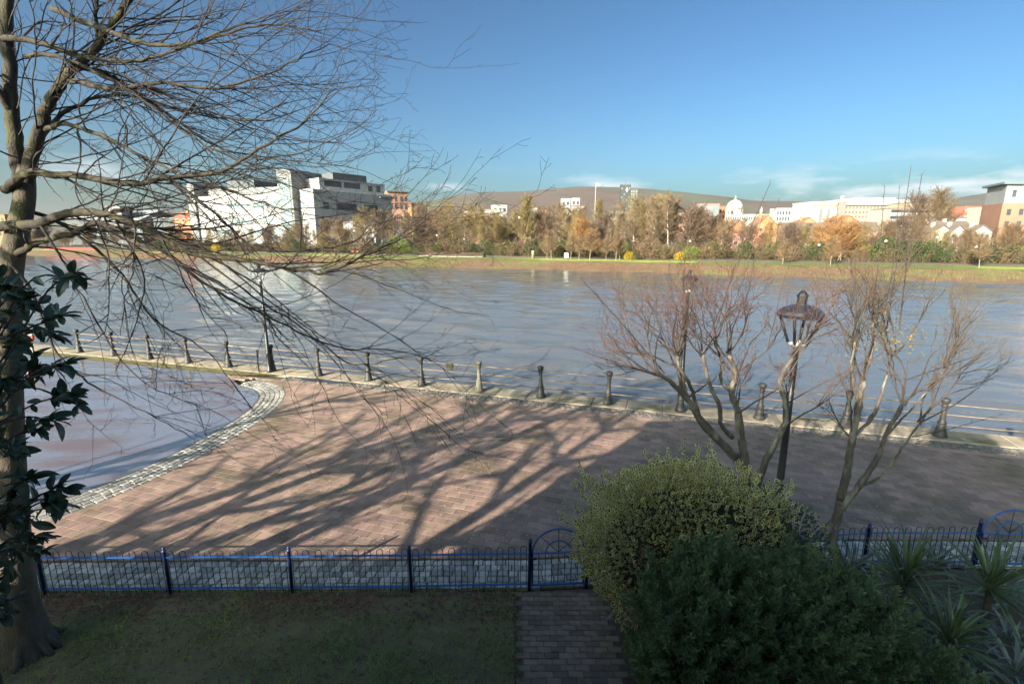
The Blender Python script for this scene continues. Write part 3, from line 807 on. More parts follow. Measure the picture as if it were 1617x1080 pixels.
for pts, r0, r1, spray in LIMBS:
    cp = catmull(surv(pts), 6); n = len(cp)
    for i in range(1, n - 1): cp[i] = cp[i] + rv(0.008)
    rr = [r0 + (r1 - r0) * (i / (n - 1)) ** 0.8 for i in range(n)]
    MB().tube(cp, rr, 8 if r0 > 0.03 else 6).build('limb', m_bark_left if r0 > 0.025 else m_twig_dark, ltree)
    for i in range(4 if r0 < .05 else 6, n):
        t = (cp[min(i + 1, n - 1)] - cp[i - 1]).normalized()
        for _ in range(2 if random.random() < 0.35 else 1):
            if random.random() > spray * 0.62: continue
            d = (t * 0.8 + Vector((random.gauss(0, .35), random.gauss(0, .55), random.gauss(0, .5))) + Vector((0.4, 0, 0))).normalized()
            ln = random.uniform(0.5, 2.3) * (0.7 + 0.3 * spray)
            low = cp[i].z < 5.0
            trop = Vector((0.15, 0, random.gauss(-0.25, 0.5))) if low else Vector((0.25, 0, random.gauss(-0.15, 0.5)))
            late = Vector((0.1, 0, random.gauss(0.45, 0.3)))   # tips sweep back up
            p = cp[i]; st = 0.11; ns = max(4, int(ln / st)); rb_ = max(.0048, min(.0125, rr[i] * .5)) * min(1.0, .55 + ln * .28)
            for q_ in range(ns):
                f = q_ / ns
                d = (d + rv(.075) + (trop * (1 - f) + late * f) * (1.4 / ns)).normalized()
                q = p + d * st; tw.append((p, q, rb_ * (1 - .68 * f), rb_ * (1 - .68 * (q_ + 1) / ns))); p = q
                if q_ > 1 and random.random() < .40:
                    ax = d.cross(rv()).normalized(); a_ = random.uniform(.4, .95)
                    shoot(tw, p, d * math.cos(a_) + ax * math.sin(a_), random.uniform(.12, .75) * (1.1 - .5 * f), rb_ * .5, 5, .16, trop * .3 + late * .4, None, 1, .0019, .4, .5, .75)
                elif random.random() < .3:
                    tw.append((p, p + (d * .6 + rv(.6)).normalized() * random.uniform(.02, .05), .0026, .0018))
seg_obj('twigs', tw, 3, m_twig_dark, ltree, 'stuff')
NTW = len(tw)

# --- pollarded tree behind the holly
def fork(segs, p, d, ln, r, lvl, ang, up, wander=0.10):
    p = Vector(p); d = Vector(d).normalized(); n = 5; r1 = max(.0026, r * .6)
    for i in range(n):
        d = (d + rv(wander) + Vector((0, 0, up / n))).normalized(); q = p + d * ln / n
        segs.append((p, q, r + (r1 - r) * i / n, r + (r1 - r) * (i + 1) / n)); p = q
        if random.random() < .5:                         # short spur with a bud
            segs.append((p, p + (d * .5 + rv(.6)).normalized() * random.uniform(.015, .05), .003, .002))
        if i in (1, 2, 3) and lvl > 0 and random.random() < .40:
            ax = d.cross(rv()).normalized(); fork(segs, p, d * math.cos(ang * 1.3) + ax * math.sin(ang * 1.3), ln * random.uniform(.4, .85), r1 * .72, lvl - 1, ang, up, wander)
    if lvl > 0:
        for _ in range(random.choice((1, 2, 2, 3))):
            ax = d.cross(rv()).normalized(); a_ = ang * random.uniform(.4, 1.3)
            fork(segs, p, d * math.cos(a_) + ax * math.sin(a_), ln * random.uniform(.6, .95), r1 * .85, lvl - 1, ang, up, wander)
def pollard(name, label, base, limbs, knobs, bark_m, twig_m, tip_m, whips, spread, r_twig, ang=0.42, up=0.3):
    t = thing(name, label, 'tree', (base.x, base.y, 0)); B = Vector((base.x, base.y, 0))
    for pts, r0, r1 in limbs:
        cp = catmull([(p if isinstance(p, Vector) else at(*p)) - B for p in pts], 5); n = len(cp)
        for i in range(1, n - 1): cp[i] = cp[i] + rv(0.006)
        rr = [(r0 + (r1 * .8 - r0) * i / (n - 1)) * random.uniform(0.84, 1.16) for i in range(n)]
        if n > 8: rr[-2] *= 1.35; rr[random.randrange(3, n - 3)] *= 1.3
        MB().tube(cp, rr, 9).build('trunk' if r0 > 0.085 else 'limb', bark_m, t)
    tw, tips = [], []
    for (kp, cnt, dvec, ln) in knobs:
        k = at(*kp) - B
        for _ in range(max(3, int(cnt * .36))):
            d = (Vector(dvec) + Vector((random.gauss(0, spread), random.gauss(0, spread), random.gauss(0, spread * 0.5)))).normalized()
            fork(tw, k + rv(0.03), d, ln * random.uniform(0.3, 0.46), r_twig, 3, ang, up)
    for (a, b, r) in whips:
        p0, p1 = at(*a) - B, at(*b) - B; r = r * 1.35
        cp = catmull([p0, p0.lerp(p1, 0.5) + rv(0.03), p1], 5)
        for i in range(len(cp) - 1): tw.append((cp[i], cp[i + 1], r * (1 - 0.7 * i / len(cp)), r * (1 - 0.7 * (i + 1) / len(cp))))
        for i in range(3, len(cp)):
            for _ in range(2):
                shoot(tw, cp[i], (p1 - p0).normalized() + rv(0.5), 0.06, 0.004, 2, 0.1, (0, 0, 0.2), None, 0, 0.002)
    hi = [s for s in tw if s[2] < 0.0046]; lo = [s for s in tw if s[2] >= 0.0046]
    seg_obj('twigs', lo, 4, twig_m, t, 'stuff'); seg_obj('fine_twigs', hi, 3, tip_m, t, 'stuff')
    return t, len(tw)
Y = 7.9
mb_ = at(1195, 800, 7.9); mb_ = Vector((4.15, 7.72, 0))
t1, n1 = pollard('pollarded_tree', 'bare pollarded tree with reddish shoots rising behind the holly', mb_,
    [([mb_ + Vector((0, 0, -0.05)), at(1182, 850, 7.75), at(1190, 790, 7.8), at(1180, 745, 7.85), at(1162, 722, 7.9)], .115, .085),
     ([at(1162, 722, 7.9), (1135, 695, 7.85), (1105, 662, 7.8), (1086, 632, 7.75), (1062, 606, 7.7), (1040, 590, 7.65)], .075, .036),
     ([at(1180, 745, 7.85), (1172, 700, 7.9), (1165, 650, 7.95), (1156, 622, 8.0), (1160, 585, 8.0), (1150, 560, 8.0)], .075, .04),
     ([at(1192, 780, 7.8), (1206, 735, 7.7), (1222, 700, 7.6), (1238, 672, 7.55), (1240, 640, 7.5), (1232, 600, 7.5), (1252, 565, 7.5)], .06, .03),
     ([at(1156, 690, 7.88), (1140, 672, 7.7), (1136, 640, 7.6), (1118, 600, 7.5), (1110, 560, 7.5)], .042, .03),
     ([at(1086, 632, 7.75), (1078, 600, 7.9), (1070, 575, 8.0)], .036, .028),
     ([at(1105, 662, 7.8), (1090, 610, 7.6), (1072, 580, 7.5), (1070, 560, 7.5)], .034, .03),
     ([at(1156, 622, 8.0), (1138, 600, 8.1), (1140, 570, 8.2), (1128, 540, 8.2)], .03, .022)],
    [((1040, 590, 7.65), 14, (-0.75, 0, 0.8), 1.5), ((1070, 577, 8.0), 12, (-0.3, 0.2, 1), 1.55), ((1070, 562, 7.5), 12, (-0.25, -0.2, 1), 1.4), ((1110, 560, 7.5), 13, (-0.1, -0.2, 1), 1.55),
     ((1150, 560, 8.0), 16, (0.05, 0, 1), 1.6), ((1128, 540, 8.2), 11, (0, 0.2, 1), 1.35), ((1252, 565, 7.5), 12, (0.3, 0, 1), 1.3), ((1238, 672, 7.55), 11, (0.4, 0, 0.9), 1.5),
     ((1086, 632, 7.75), 6, (-0.6, 0, 0.7), 1.4), ((1160, 585, 8.0), 9, (0.35, 0, 0.9), 1.5), ((1165, 650, 7.95), 5, (0.5, 0, 0.8), 1.2)],
    m_bark_pale, m_twig_mid, m_twig_red,
    [((1060, 600, 7.7), (900, 548, 7.6), .008), ((1130, 520, 8.0), (1216, 290, 7.8), .008), ((1180, 470, 8), (1230, 318, 7.9), .006), ((1160, 480, 8), (1206, 335, 8), .006), ((1240, 600, 7.5), (1352, 425, 7.4), .009),
     ((1050, 590, 7.7), (918, 440, 7.6), .01), ((1220, 520, 7.6), (1266, 372, 7.6), .006), ((1236, 640, 7.5), (1390, 560, 7.4), .008)], 0.5, 0.017, 0.52, 0.2)
# --- upright multi-stemmed tree beside the gate fence
rb = Vector((6.05, 7.72, 0))
t2, n2 = pollard('upright_tree', 'slender bare tree with upright shoots and lichen growing by the fence', rb,
    [([rb + Vector((0, 0, -0.05)), at(1312, 855, 7.75), at(1322, 815, 7.75), at(1328, 790, 7.75)], .10, .085),
     ([at(1328, 790, 7.75), (1338, 740, 7.75), (1346, 690, 7.75), (1356, 640, 7.8), (1362, 600, 7.8)], .07, .045),
     ([at(1324, 806, 7.75), (1356, 768, 7.6), (1384, 725, 7.5), (1398, 690, 7.45), (1424, 640, 7.4)], .06, .03),
     ([at(1346, 690, 7.75), (1376, 660, 7.9), (1396, 610, 8.0), (1408, 560, 8.0)], .03, .022),
     ([at(1356, 640, 7.8), (1345, 590, 7.7), (1350, 540, 7.7)], .03, .02),
     ([at(1362, 600, 7.8), (1376, 555, 7.8), (1380, 510, 7.8)], .03, .02),
     ([at(1398, 690, 7.45), (1444, 640, 7.4), (1490, 585, 7.4), (1530, 520, 7.4)], .018, .008),
     ([at(1356, 768, 7.6), (1390, 752, 7.5), (1420, 715, 7.4), (1452, 668, 7.4)], .028, .014)],
    [((1362, 600, 7.8), 13, (0.0, 0, 1), 1.75), ((1350, 540, 7.7), 12, (-0.12, 0, 1), 1.5), ((1380, 510, 7.8), 14, (0.1, 0, 1), 1.3), ((1408, 560, 8.0), 15, (0.15, 0, 1), 1.55),
     ((1424, 640, 7.4), 14, (0.3, 0, 1), 1.7), ((1452, 668, 7.4), 8, (0.6, 0, 0.8), 1.4), ((1490, 585, 7.4), 8, (0.3, 0, 1), 1.2), ((1346, 690, 7.75), 5, (-0.3, 0, 1), 1.3)],
    m_bark_pale, m_twig_mid, M('lichen_twig', (0.15, 0.105, 0.06), (0.10, 0.075, 0.055), 2.5, 0.8),
    [((1400, 520, 7.8), (1438, 268, 7.7), .008), ((1420, 520, 7.8), (1456, 275, 7.7), .008), ((1380, 480, 7.8), (1397, 295, 7.8), .007), ((1390, 520, 7.8), (1420, 298, 7.8), .007), ((1430, 600, 7.4), (1548, 560, 7.3), .008),
     ((1452, 668, 7.4), (1560, 600, 7.3), .008), ((1440, 690, 7.4), (1580, 655, 7.3), .006), ((1350, 520, 7.7), (1345, 420, 7.7), .006)], 0.36, 0.0155, 0.36, 0.24)
# lichen clumps in the upright tree
c = at(1400, 532, 7.75); Vl, Fl = [], []
for i in range(420):
    p = c + Vector((random.gauss(0, 0.28), random.gauss(0, 0.2), random.gauss(0, 0.16))) - rb
    s = random.uniform(0.008, 0.022); u = rv().normalized() * s; w = rv().normalized() * s
    Vl += [p - u, p + w, p + u, p - w]; Fl.append((4 * i, 4 * i + 1, 4 * i + 2, 4 * i + 3))
o = link_mesh('lichen', npmesh('lichen', np.array([tuple(v) for v in Vl]), np.array(Fl)), t2, [M('lichen', (0.33, 0.24, 0.06), (0.22, 0.16, 0.05), 6, 0.9, transl=0.3)]); o['kind'] = 'stuff'

# ================================================================== EVERGREEN SHRUBS
def leaf_cloud(pts, nrm, size, shape, fold=0.25, up=0.3, rim=None, jitter=0.6):
    """leaves at pts (n,3) turned about nrm; returns V, F, material index. shape: outline in (along, across)"""
    n = len(pts)
    t = nrm + rng.normal(0, jitter, (n, 3)) + np.array([0, 0, up]); t /= np.linalg.norm(t, axis=1)[:, None]
    r = rng.normal(0, 1, (n, 3)); s = np.cross(t, r); s /= np.linalg.norm(s, axis=1)[:, None]; u = np.cross(s, t)
    sz = rng.uniform(size * .65, size * 1.15, n)[:, None]
    rings = []
    for (a, b, c) in shape:
        rings.append(pts + (t * a + s * b + u * c) * sz)
    return np.stack(rings, 1)
# variegated holly: dark blades with cream margins
m_hgreen = M('holly_green', (0.075, 0.12, 0.05), (0.045, 0.08, 0.04), 3, 0.35, transl=0.12, island=0.25)
m_hcream = M('holly_cream', (0.78, 0.68, 0.26), (0.70, 0.64, 0.33), 3, 0.45, transl=0.35, island=0.15)
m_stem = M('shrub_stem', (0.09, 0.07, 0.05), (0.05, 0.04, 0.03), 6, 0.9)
ol = [(0, 0), (.22, .22), (.5, .32), (.78, .22), (1, 0), (.78, -.22), (.5, -.32), (.22, -.22)]
il = [(.16, 0), (.29, .105), (.5, .165), (.71, .1), (.81, 0), (.71, -.1), (.5, -.165), (.29, -.105)]
def zc(b): return abs(b) * 0.55
HSH = [(a, b, zc(b)) for a, b in ol] + [(a, b, zc(b) * .8) for a, b in il]
HF = [(i, (i + 1) % 8, 8 + (i + 1) % 8, 8 + i) for i in range(8)] + [(8, 9, 10, 15), (10, 11, 14, 15), (11, 12, 13, 14)]   # cream rim, green blade
HMI = [1] * 8 + [0] * 3

def shell_points(center, radii, n, lumps, depth=0.28, zmin=0.05, power=2.4):
    """points in the outer shell of a lumpy, squarish blob"""
    d = rng.normal(0, 1, (n * 2, 3)); d /= np.linalg.norm(d, axis=1)[:, None]
    rr = 1.0 / (np.abs(d) ** power).sum(1) ** (1 / power)
    f = 1 + lumps * (np.sin(d[:, 0] * 7 + 1.3) * np.sin(d[:, 1] * 6 + .4) + np.sin(d[:, 2] * 9 + d[:, 0] * 5) * 0.7 + 0.5 * np.sin(d[:, 0] * 15 + d[:, 2] * 13))
    k = 1 - depth * rng.random(n * 2) ** 1.8
    P = d * (rr * f * k)[:, None] * np.array(radii) + np.array(center)
    keep = P[:, 2] > zmin
    return P[keep][:n], d[keep][:n]
hol = thing('variegated_holly', 'big rounded holly bush with cream edged leaves by the gate', 'shrub', (2.7, 6.85, 0))
P1, N1 = shell_points((-0.05, 0, 1.3), (1.52, 0.85, 1.2), 15000, 0.10)
P2, N2 = shell_points((0.95, 0.1, 1.05), (1.15, 0.8, 1.02), 2600, 0.07)
P3_, N3_ = shell_points((-0.35, 0.0, 2.0), (0.75, 0.6, 0.62), 1900, 0.08)
SB, SN = shell_points((-0.05, 0, 1.35), (1.6, 0.88, 1.25), 150, 0.09, 0.02, 0.3)
sp = SN * .5 + np.array([-.1, 0, .7]) + rng.normal(0, .25, SB.shape); sp /= np.linalg.norm(sp, axis=1)[:, None]
sl = rng.uniform(.1, .34, len(SB)); ff = np.linspace(0, 1, 15)
PS = (SB[:, None, :] + sp[:, None, :] * (sl[:, None] * ff[None])[:, :, None] + rng.normal(0, .018, (len(SB), 15, 3))).reshape(-1, 3); NS = np.repeat(sp, 15, 0) + rng.normal(0, .4, (len(SB) * 15, 3))
P = np.concatenate([P1, P3_, PS]); N = np.concatenate([N1, N3_, NS])
V = leaf_cloud(P, N, 0.072, HSH, up=0.5)
F = (np.arange(len(P)) * 16)[:, None, None] + np.array(HF)[None]
o = link_mesh('variegated_foliage', npmesh('variegated_foliage', V, F.reshape(-1, 4), np.tile(HMI, len(P))), hol, [m_hgreen, m_hcream]); o['kind'] = 'stuff'
PG, NG = shell_points((0.95, 0.05, 1.1), (1.2, 0.84, 1.05), 5200, 0.07)
V = leaf_cloud(PG, NG, 0.064, HSH, up=0.4)
F = (np.arange(len(PG)) * 16)[:, None, None] + np.array(HF)[None]
mi = np.tile(HMI, len(PG)).reshape(len(PG), -1); green = rng.random(len(PG)) < 0.78; mi[green] = 0
o = link_mesh('dark_foliage', npmesh('dark_foliage', V, F.reshape(-1, 4), mi.ravel()), hol, [m_hgreen, m_hcream]); o['kind'] = 'stuff'
segs = []
for _ in range(26):
    a = random.uniform(0, 6.3); shoot(segs, (0.15 * math.cos(a) + random.choice((-.4, .1, .6)), 0.15 * math.sin(a), -0.03), (math.cos(a) * .7, math.sin(a) * .5, 1), random.uniform(1.2, 2.1), 0.022, 6, 0.15, (0, 0, 0.1), None, 1, 0.004)
seg_obj('stems', segs, 5, m_stem, hol, 'stuff')

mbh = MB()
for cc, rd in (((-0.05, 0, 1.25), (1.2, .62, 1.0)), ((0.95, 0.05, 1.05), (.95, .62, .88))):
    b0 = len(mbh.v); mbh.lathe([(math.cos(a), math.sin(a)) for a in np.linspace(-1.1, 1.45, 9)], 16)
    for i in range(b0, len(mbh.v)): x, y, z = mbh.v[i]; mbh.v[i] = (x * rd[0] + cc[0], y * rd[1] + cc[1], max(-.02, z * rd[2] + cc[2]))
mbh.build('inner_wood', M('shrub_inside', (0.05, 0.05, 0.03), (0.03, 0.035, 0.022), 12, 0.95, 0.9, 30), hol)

# conifer: feathery sprays leaning outwards
m_con = M('conifer_spray', (0.23, 0.30, 0.13), (0.15, 0.215, 0.10), 2.2, 0.55, island=0.4, transl=0.4)
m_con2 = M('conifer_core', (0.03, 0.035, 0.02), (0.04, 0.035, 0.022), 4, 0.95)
def conifer(name, label, loc, blobs, n, size):
    c = thing(name, label, 'shrub', loc)
    Vs, Fs, nv = [], [], 0
    for (cc, rd, share) in blobs:
        per = 64; B, N = shell_points(cc, rd, int(n * share / per), 0.10, 0.30, 0.05, 2.0)
        ax = N * 0.75 + np.array([0.10, -0.05, 0.8]) + rng.normal(0, 0.16, B.shape); ax /= np.linalg.norm(ax, axis=1)[:, None]
        Lp = rng.uniform(0.28, 0.62, len(B)) * (size / .085)
        P0 = np.repeat(B, per, 0); A = np.repeat(ax, per, 0); Lr = np.repeat(Lp, per)
        k = len(P0); f = rng.random(k) ** .8
        rad = rng.normal(0, 1, (k, 3)); rad -= A * (rad * A).sum(1)[:, None]; rad /= np.linalg.norm(rad, axis=1)[:, None]
        P = P0 + A * ((f - .35) * Lr)[:, None] + rad * (0.12 * Lr * (1.05 - f) * rng.random(k) ** .5)[:, None]
        main = A * 0.8 + rad * 0.55; main /= np.linalg.norm(main, axis=1)[:, None]
        for q in range(3):                              # small needles making one feather
            t = main + rng.normal(0, 0.30, (k, 3)); t /= np.linalg.norm(t, axis=1)[:, None]
            r = rng.normal(0, 1, (k, 3)); s_ = np.cross(t, r); s_ /= np.linalg.norm(s_, axis=1)[:, None]
            L = rng.uniform(size * .45, size * 1.05, k)[:, None]; w = L * 0.12
            b0 = P + main * (size * 0.3 * q / 3)
            V = np.stack([b0 - s_ * w * .4, b0 + t * L * .5 - s_ * w, b0 + t * L, b0 + t * L * .5 + s_ * w], 1)
            F = (np.arange(k) * 4)[:, None] + np.array([0, 1, 2, 3])[None] + nv
            Vs.append(V.reshape(-1, 3)); Fs.append(F); nv += 4 * k
    o = link_mesh('foliage', npmesh('foliage', np.concatenate(Vs), np.concatenate(Fs)), c, [m_con]); o['kind'] = 'stuff'
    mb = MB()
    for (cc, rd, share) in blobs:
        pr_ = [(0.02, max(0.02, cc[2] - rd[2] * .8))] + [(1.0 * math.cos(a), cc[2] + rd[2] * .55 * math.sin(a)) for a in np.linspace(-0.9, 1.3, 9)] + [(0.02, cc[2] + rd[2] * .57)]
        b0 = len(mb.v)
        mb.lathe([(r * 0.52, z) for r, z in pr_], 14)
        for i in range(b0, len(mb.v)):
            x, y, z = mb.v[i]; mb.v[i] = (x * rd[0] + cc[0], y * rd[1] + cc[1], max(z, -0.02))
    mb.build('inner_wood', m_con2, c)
    return c
conifer('conifer', 'wide dark green feathery conifer in front of the holly', (3.05, 5.15, 0),
        [((-0.72, 0.1, 1.0), (0.72, 0.72, 1.05), .22), ((0.1, 0.0, 0.9), (0.9, 0.78, 0.95), .25), ((0.95, 0.1, 0.85), (0.72, 0.72, 0.9), .2), ((-0.4, 0.35, 1.3), (0.55, 0.48, 0.84), .1), ((0.5, 0.35, 1.15), (0.5, 0.48, 0.86), .09), ((-0.95, -.15, 1.1), (.38, .38, .75), .05), ((.1, -.25, 1.15), (.4, .4, .78), .05), ((1.25, 0, .95), (.4, .4, .72), .04)], 92000, 0.085)
conifer('conifer', 'small dark green conifer at the foot of the spiky plants', (4.85, 4.75, 0), [((0, 0, 0.55), (0.42, 0.42, 0.72), .6), ((0.15, -0.2, 0.3), (0.4, 0.4, 0.4), .4)], 14000, 0.075)

# strap-leaved plants
def strap_mesh(ln, w, bend, name='leaf'):
    mb = MB(); n = 6; L = []
    for i in range(n + 1):
        t = i / n; a = bend * t * t
        x = ln * (math.sin(a) / max(a, 1e-3) if a > 1e-3 else 1) * t * math.cos(a * .35); z = -ln * t * math.sin(a * .6)
        ww = w * (0.55 + 0.9 * t if t < 0.45 else (1 - t) / 0.55 * 0.95 + 0.02) * 0.5
        L.append(((x, -ww, z + ww * .35), (x, 0, z), (x, ww, z + ww * .35)))
    for i in range(n):
        for j in (0, 1): mb.poly([L[i][j], L[i + 1][j], L[i + 1][j + 1], L[i][j + 1]])
    return mb.mesh(name)
m_cord = M('cordyline_leaf', (0.13, 0.18, 0.07), (0.085, 0.125, 0.06), 3, 0.42, island=0.3, transl=0.1)
m_phor = M('grey_strap_leaf', (0.19, 0.22, 0.18), (0.11, 0.14, 0.115), 3, 0.32, island=0.4, transl=0.08)
SM = {}
for key, mm in (('c', m_cord), ('p', m_phor)):
    for i, (l, w, b) in enumerate([(0.75, 0.05, 0.3), (0.85, 0.055, 0.5), (0.65, 0.05, 0.8), (0.9, 0.05, 0.2)] if key == 'c' else [(0.7, 0.07, 0.9), (0.85, 0.08, 1.1), (0.6, 0.075, 0.7)]):
        me = strap_mesh(l, w, b); me.materials.append(mm); SM[key, i] = me
def rosette(name, label, loc, h, n, key, nk, lo, hi, stem=True, scale=1.0):
    r = thing(name, label, 'plant', loc, group='strap leaved plants in the border')
    if stem: MB().tube([(0, 0, -0.05), (0.02, 0, h * .5), (0, 0.01, h + 0.06)], [0.06, 0.05, 0.045], 8).build('stem', m_stem, r)
    for i in range(n):
        o = link_mesh('leaf', SM[key, i % nk], r)
        a = i * 2.399 + random.gauss(0, 0.2); el = lo + (hi - lo) * ((i + 0.5) / n) ** 0.8 + random.gauss(0, 0.08)
        o.rotation_euler = (random.gauss(0, 0.25), -el, a); o.location = (0.03 * math.cos(a), 0.03 * math.sin(a), h + 0.08 * i / n)
        k = scale * random.uniform(0.85, 1.12); o.scale = (k, k, k)
p = at(1425, 935, 6.9); rosette('cordyline', 'spiky dark green plant with fanned sword leaves against the blue fence', (p.x, p.y, 0), p.z + 0.12, 70, 'c', 4, -0.2, 1.5, True, 1.18)
p = at(1560, 945, 6.7); rosette('cordyline', 'spiky dark plant next to the arched gate', (p.x, p.y, 0), p.z + 0.15, 60, 'c', 4, -0.3, 1.45, True, 1.1)
p = at(1500, 1015, 5.9); rosette('cordyline', 'spiky dark plant rising out of grey strap leaves', (p.x, p.y, 0), 0.4, 52, 'c', 4, -0.2, 1.45, True, 1.0)
for px, py, wh in [(1440, 1000, 'before the largest spiky plant'), (1590, 1020, 'beside the spiky plant by the gate'), (1500, 985, 'between the three spiky plants'), (1345, 905, 'at the foot of the slender bare tree'), (1410, 1050, 'between the wide and the small conifer'),
                   (1600, 1075, 'far in front of the arched gate'), (1480, 900, 'against the fence between two spiky plants'), (1540, 1060, 'behind the small conifer'), (1590, 960, 'just inside the arched gate')]:
    g = gnd(px, py)
    rosette('strap_leaf_plant', 'low clump of drooping grey green strap leaves ' + wh, (g.x, g.y, 0), 0.06, 22, 'p', 3, 0.15, 1.1, False, random.uniform(0.75, 1.05))

# laurel-like shrub with big glossy leaves close to the house, at the left
m_laurel = M('glossy_leaf', (0.06, 0.10, 0.048), (0.04, 0.068, 0.038), 5, 0.3, island=0.3, transl=0.08)
def laurel_leaf(ln, w, bend):
    mb = MB(); n = 6; L = []
    for i in range(n + 1):
        t = i / n; ww = w * math.sin(math.pi * min(1, t * .97 + .02)) ** 0.75 * 0.5 + 0.001
        z = -bend * ln * t * t
        L.append(((ln * t, -ww, z + ww * .3), (ln * t, 0, z), (ln * t, ww, z + ww * .3)))
    for i in range(n):
        for j in (0, 1): mb.poly([L[i][j], L[i + 1][j], L[i + 1][j + 1], L[i][j + 1]])
    me = mb.mesh('leaf'); me.materials.append(m_laurel); return me
LL = [laurel_leaf(0.125, 0.058, 0.25), laurel_leaf(0.11, 0.052, 0.1), laurel_leaf(0.14, 0.062, 0.4)]
lau = thing('laurel_shrub', 'tall evergreen shrub with big dark glossy leaves in front of the bare tree', 'shrub', (-3.9, 3.0, 0)); LO = Vector((-3.9, 3.0, 0))
Yl = 3.2
TWIGS = [((-60, 700), (60, 480), (118, 432)), ((-60, 620), (20, 500), (40, 470)), ((-60, 720), (40, 600), (105, 575)), ((-60, 700), (50, 640), (112, 622)), ((-60, 700), (30, 660), (85, 665)), ((-60, 640), (10, 560), (30, 545)),
         ((-60, 860), (30, 800), (92, 768)), ((-60, 860), (40, 810), (105, 800)), ((-60, 900), (20, 850), (70, 850)), ((-60, 840), (20, 770), (45, 755)), ((-60, 980), (-20, 970), (5, 968)), ((-60, 900), (10, 870), (20, 900)), ((-60, 700), (0, 690), (25, 715)), ((-60, 640), (-10, 600), (5, 600)),
         ((-60, 600), (-5, 480), (10, 455)), ((-60, 560), (40, 520), (95, 500)), ((-60, 700), (20, 610), (60, 585)), ((-60, 880), (10, 815), (50, 825))]
stems = [(Vector((0, 0, -0.05)), Vector((0.05, 0.02, 1.2)), .035, .03), (Vector((0.05, 0.02, 1.2)), Vector((0.1, 0.05, 2.6)), .03, .024), (Vector((0.1, 0.05, 2.6)), Vector((0.12, 0.08, 4.2)), .024, .015), (Vector((0.12, .08, 4.2)), Vector((0.15, .1, 5.6)), .015, .006)]
for tws in TWIGS + [tuple((x + random.uniform(-26, 14), y + random.uniform(-30, 30)) for x, y in q) for q in TWIGS]:
    dy = random.gauss(0, 0.16)
    cp = catmull([at(px, py, Yl + dy) - LO for px, py in tws], 5)
    z0 = cp[0].z - 0.25; stems.append((Vector((0.1 + z0 * 0.012, 0.05, z0)), cp[0], .012, .008))
    for i in range(len(cp) - 1): stems.append((cp[i], cp[i + 1], .007, .005))
    for i in range(2, len(cp)):
        for _ in range(1 if i < len(cp) - 3 else 4):
            t = (cp[i] - cp[i - 1]).normalized()
            d = (t * 0.6 + rv(0.55) + Vector((0, 0, -0.05))).normalized()
            o = link_mesh('leaf', random.choice(LL), lau); o.location = cp[i]
            q = d.to_track_quat('X', 'Z'); o.rotation_euler = (q @ Euler((random.gauss(0, 0.5), 0, 0)).to_quaternion()).to_euler()
            k = random.uniform(0.6, 1.0); o.scale = (k, k, k)
seg_obj('stems', stems, 6, m_stem, lau)

# ================================================================== THE FAR BANK
PROF = [(-8, -2.4), (-1.5, -1.75), (0, -1.45), (3, -1.05), (8, -0.5), (11.5, 0.0), (17, 0.45), (17.05, 0.47), (21.5, 0.62), (21.55, 0.64), (30, 0.8), (60, 1.2), (130, 2.0), (400, 4), (1500, 10), (4500, 40), (9000, 60)]
def strip(name, i0, i1, mat, step, wob=1.0, s0=-700, s1=520):
    ss = np.arange(s0, s1 + 1, step); V = []
    for s in ss:
        for j in range(i0, i1 + 1):
            n, z = PROF[j]
            w = 0.0
            if 1 <= j <= 6: w = wob * (1.1 * math.sin(s * 0.07) + 0.7 * math.sin(s * 0.19 + 1) + 0.35 * math.sin(s * 0.61)) * (1 - (j - 1) / 8)
            if 2 <= j <= 5: z += 0.12 * math.sin(s * 0.9 + j) * math.sin(s * 0.37 + 2 * j)
            # the grassy spit below the railed terrace
            if -60 < s < -18 and 1 <= j <= 5: w -= 4.0 * math.sin((s + 60) / 42 * math.pi) ** 0.5 * (1 if j < 5 else 0.5)
            p = far(s, n + w, z); V.append((p.x, p.y, p.z))
    m = i1 - i0 + 1; F = [(a * m + b, (a + 1) * m + b, (a + 1) * m + b + 1, a * m + b + 1) for a in range(len(ss) - 1) for b in range(m - 1)]
    o = link_mesh(name, npmesh(name, np.array(V), np.array(F), smooth=True), None, [mat]); o['kind'] = 'structure'; return o
m_mud = M('reedy_bank', (0.20, 0.12, 0.066), (0.14, 0.083, 0.047), 0.5, 0.95, 0.8, 3, moss=((0.16, 0.16, 0.05), 0.06, 0.53, 0.62), bdist=0.3)
m_fgrass = M('far_grass', (0.12, 0.16, 0.03), (0.10, 0.115, 0.03), 0.35, 0.95, 0.6, 4, bdist=0.1)
m_fpath = M('far_path', (0.16, 0.12, 0.095), (0.12, 0.09, 0.075), 0.6, 0.9)
m_land = M('far_land', (0.09, 0.07, 0.04), (0.06, 0.055, 0.03), 0.05, 0.95)
strip('far_bank', 0, 5, m_mud, 3)
strip('far_lawn', 5, 7, m_fgrass, 4)
strip('far_path', 7, 9, m_fpath, 6)
strip('far_ground', 9, 16, m_land, 40, s0=-9000, s1=9000)

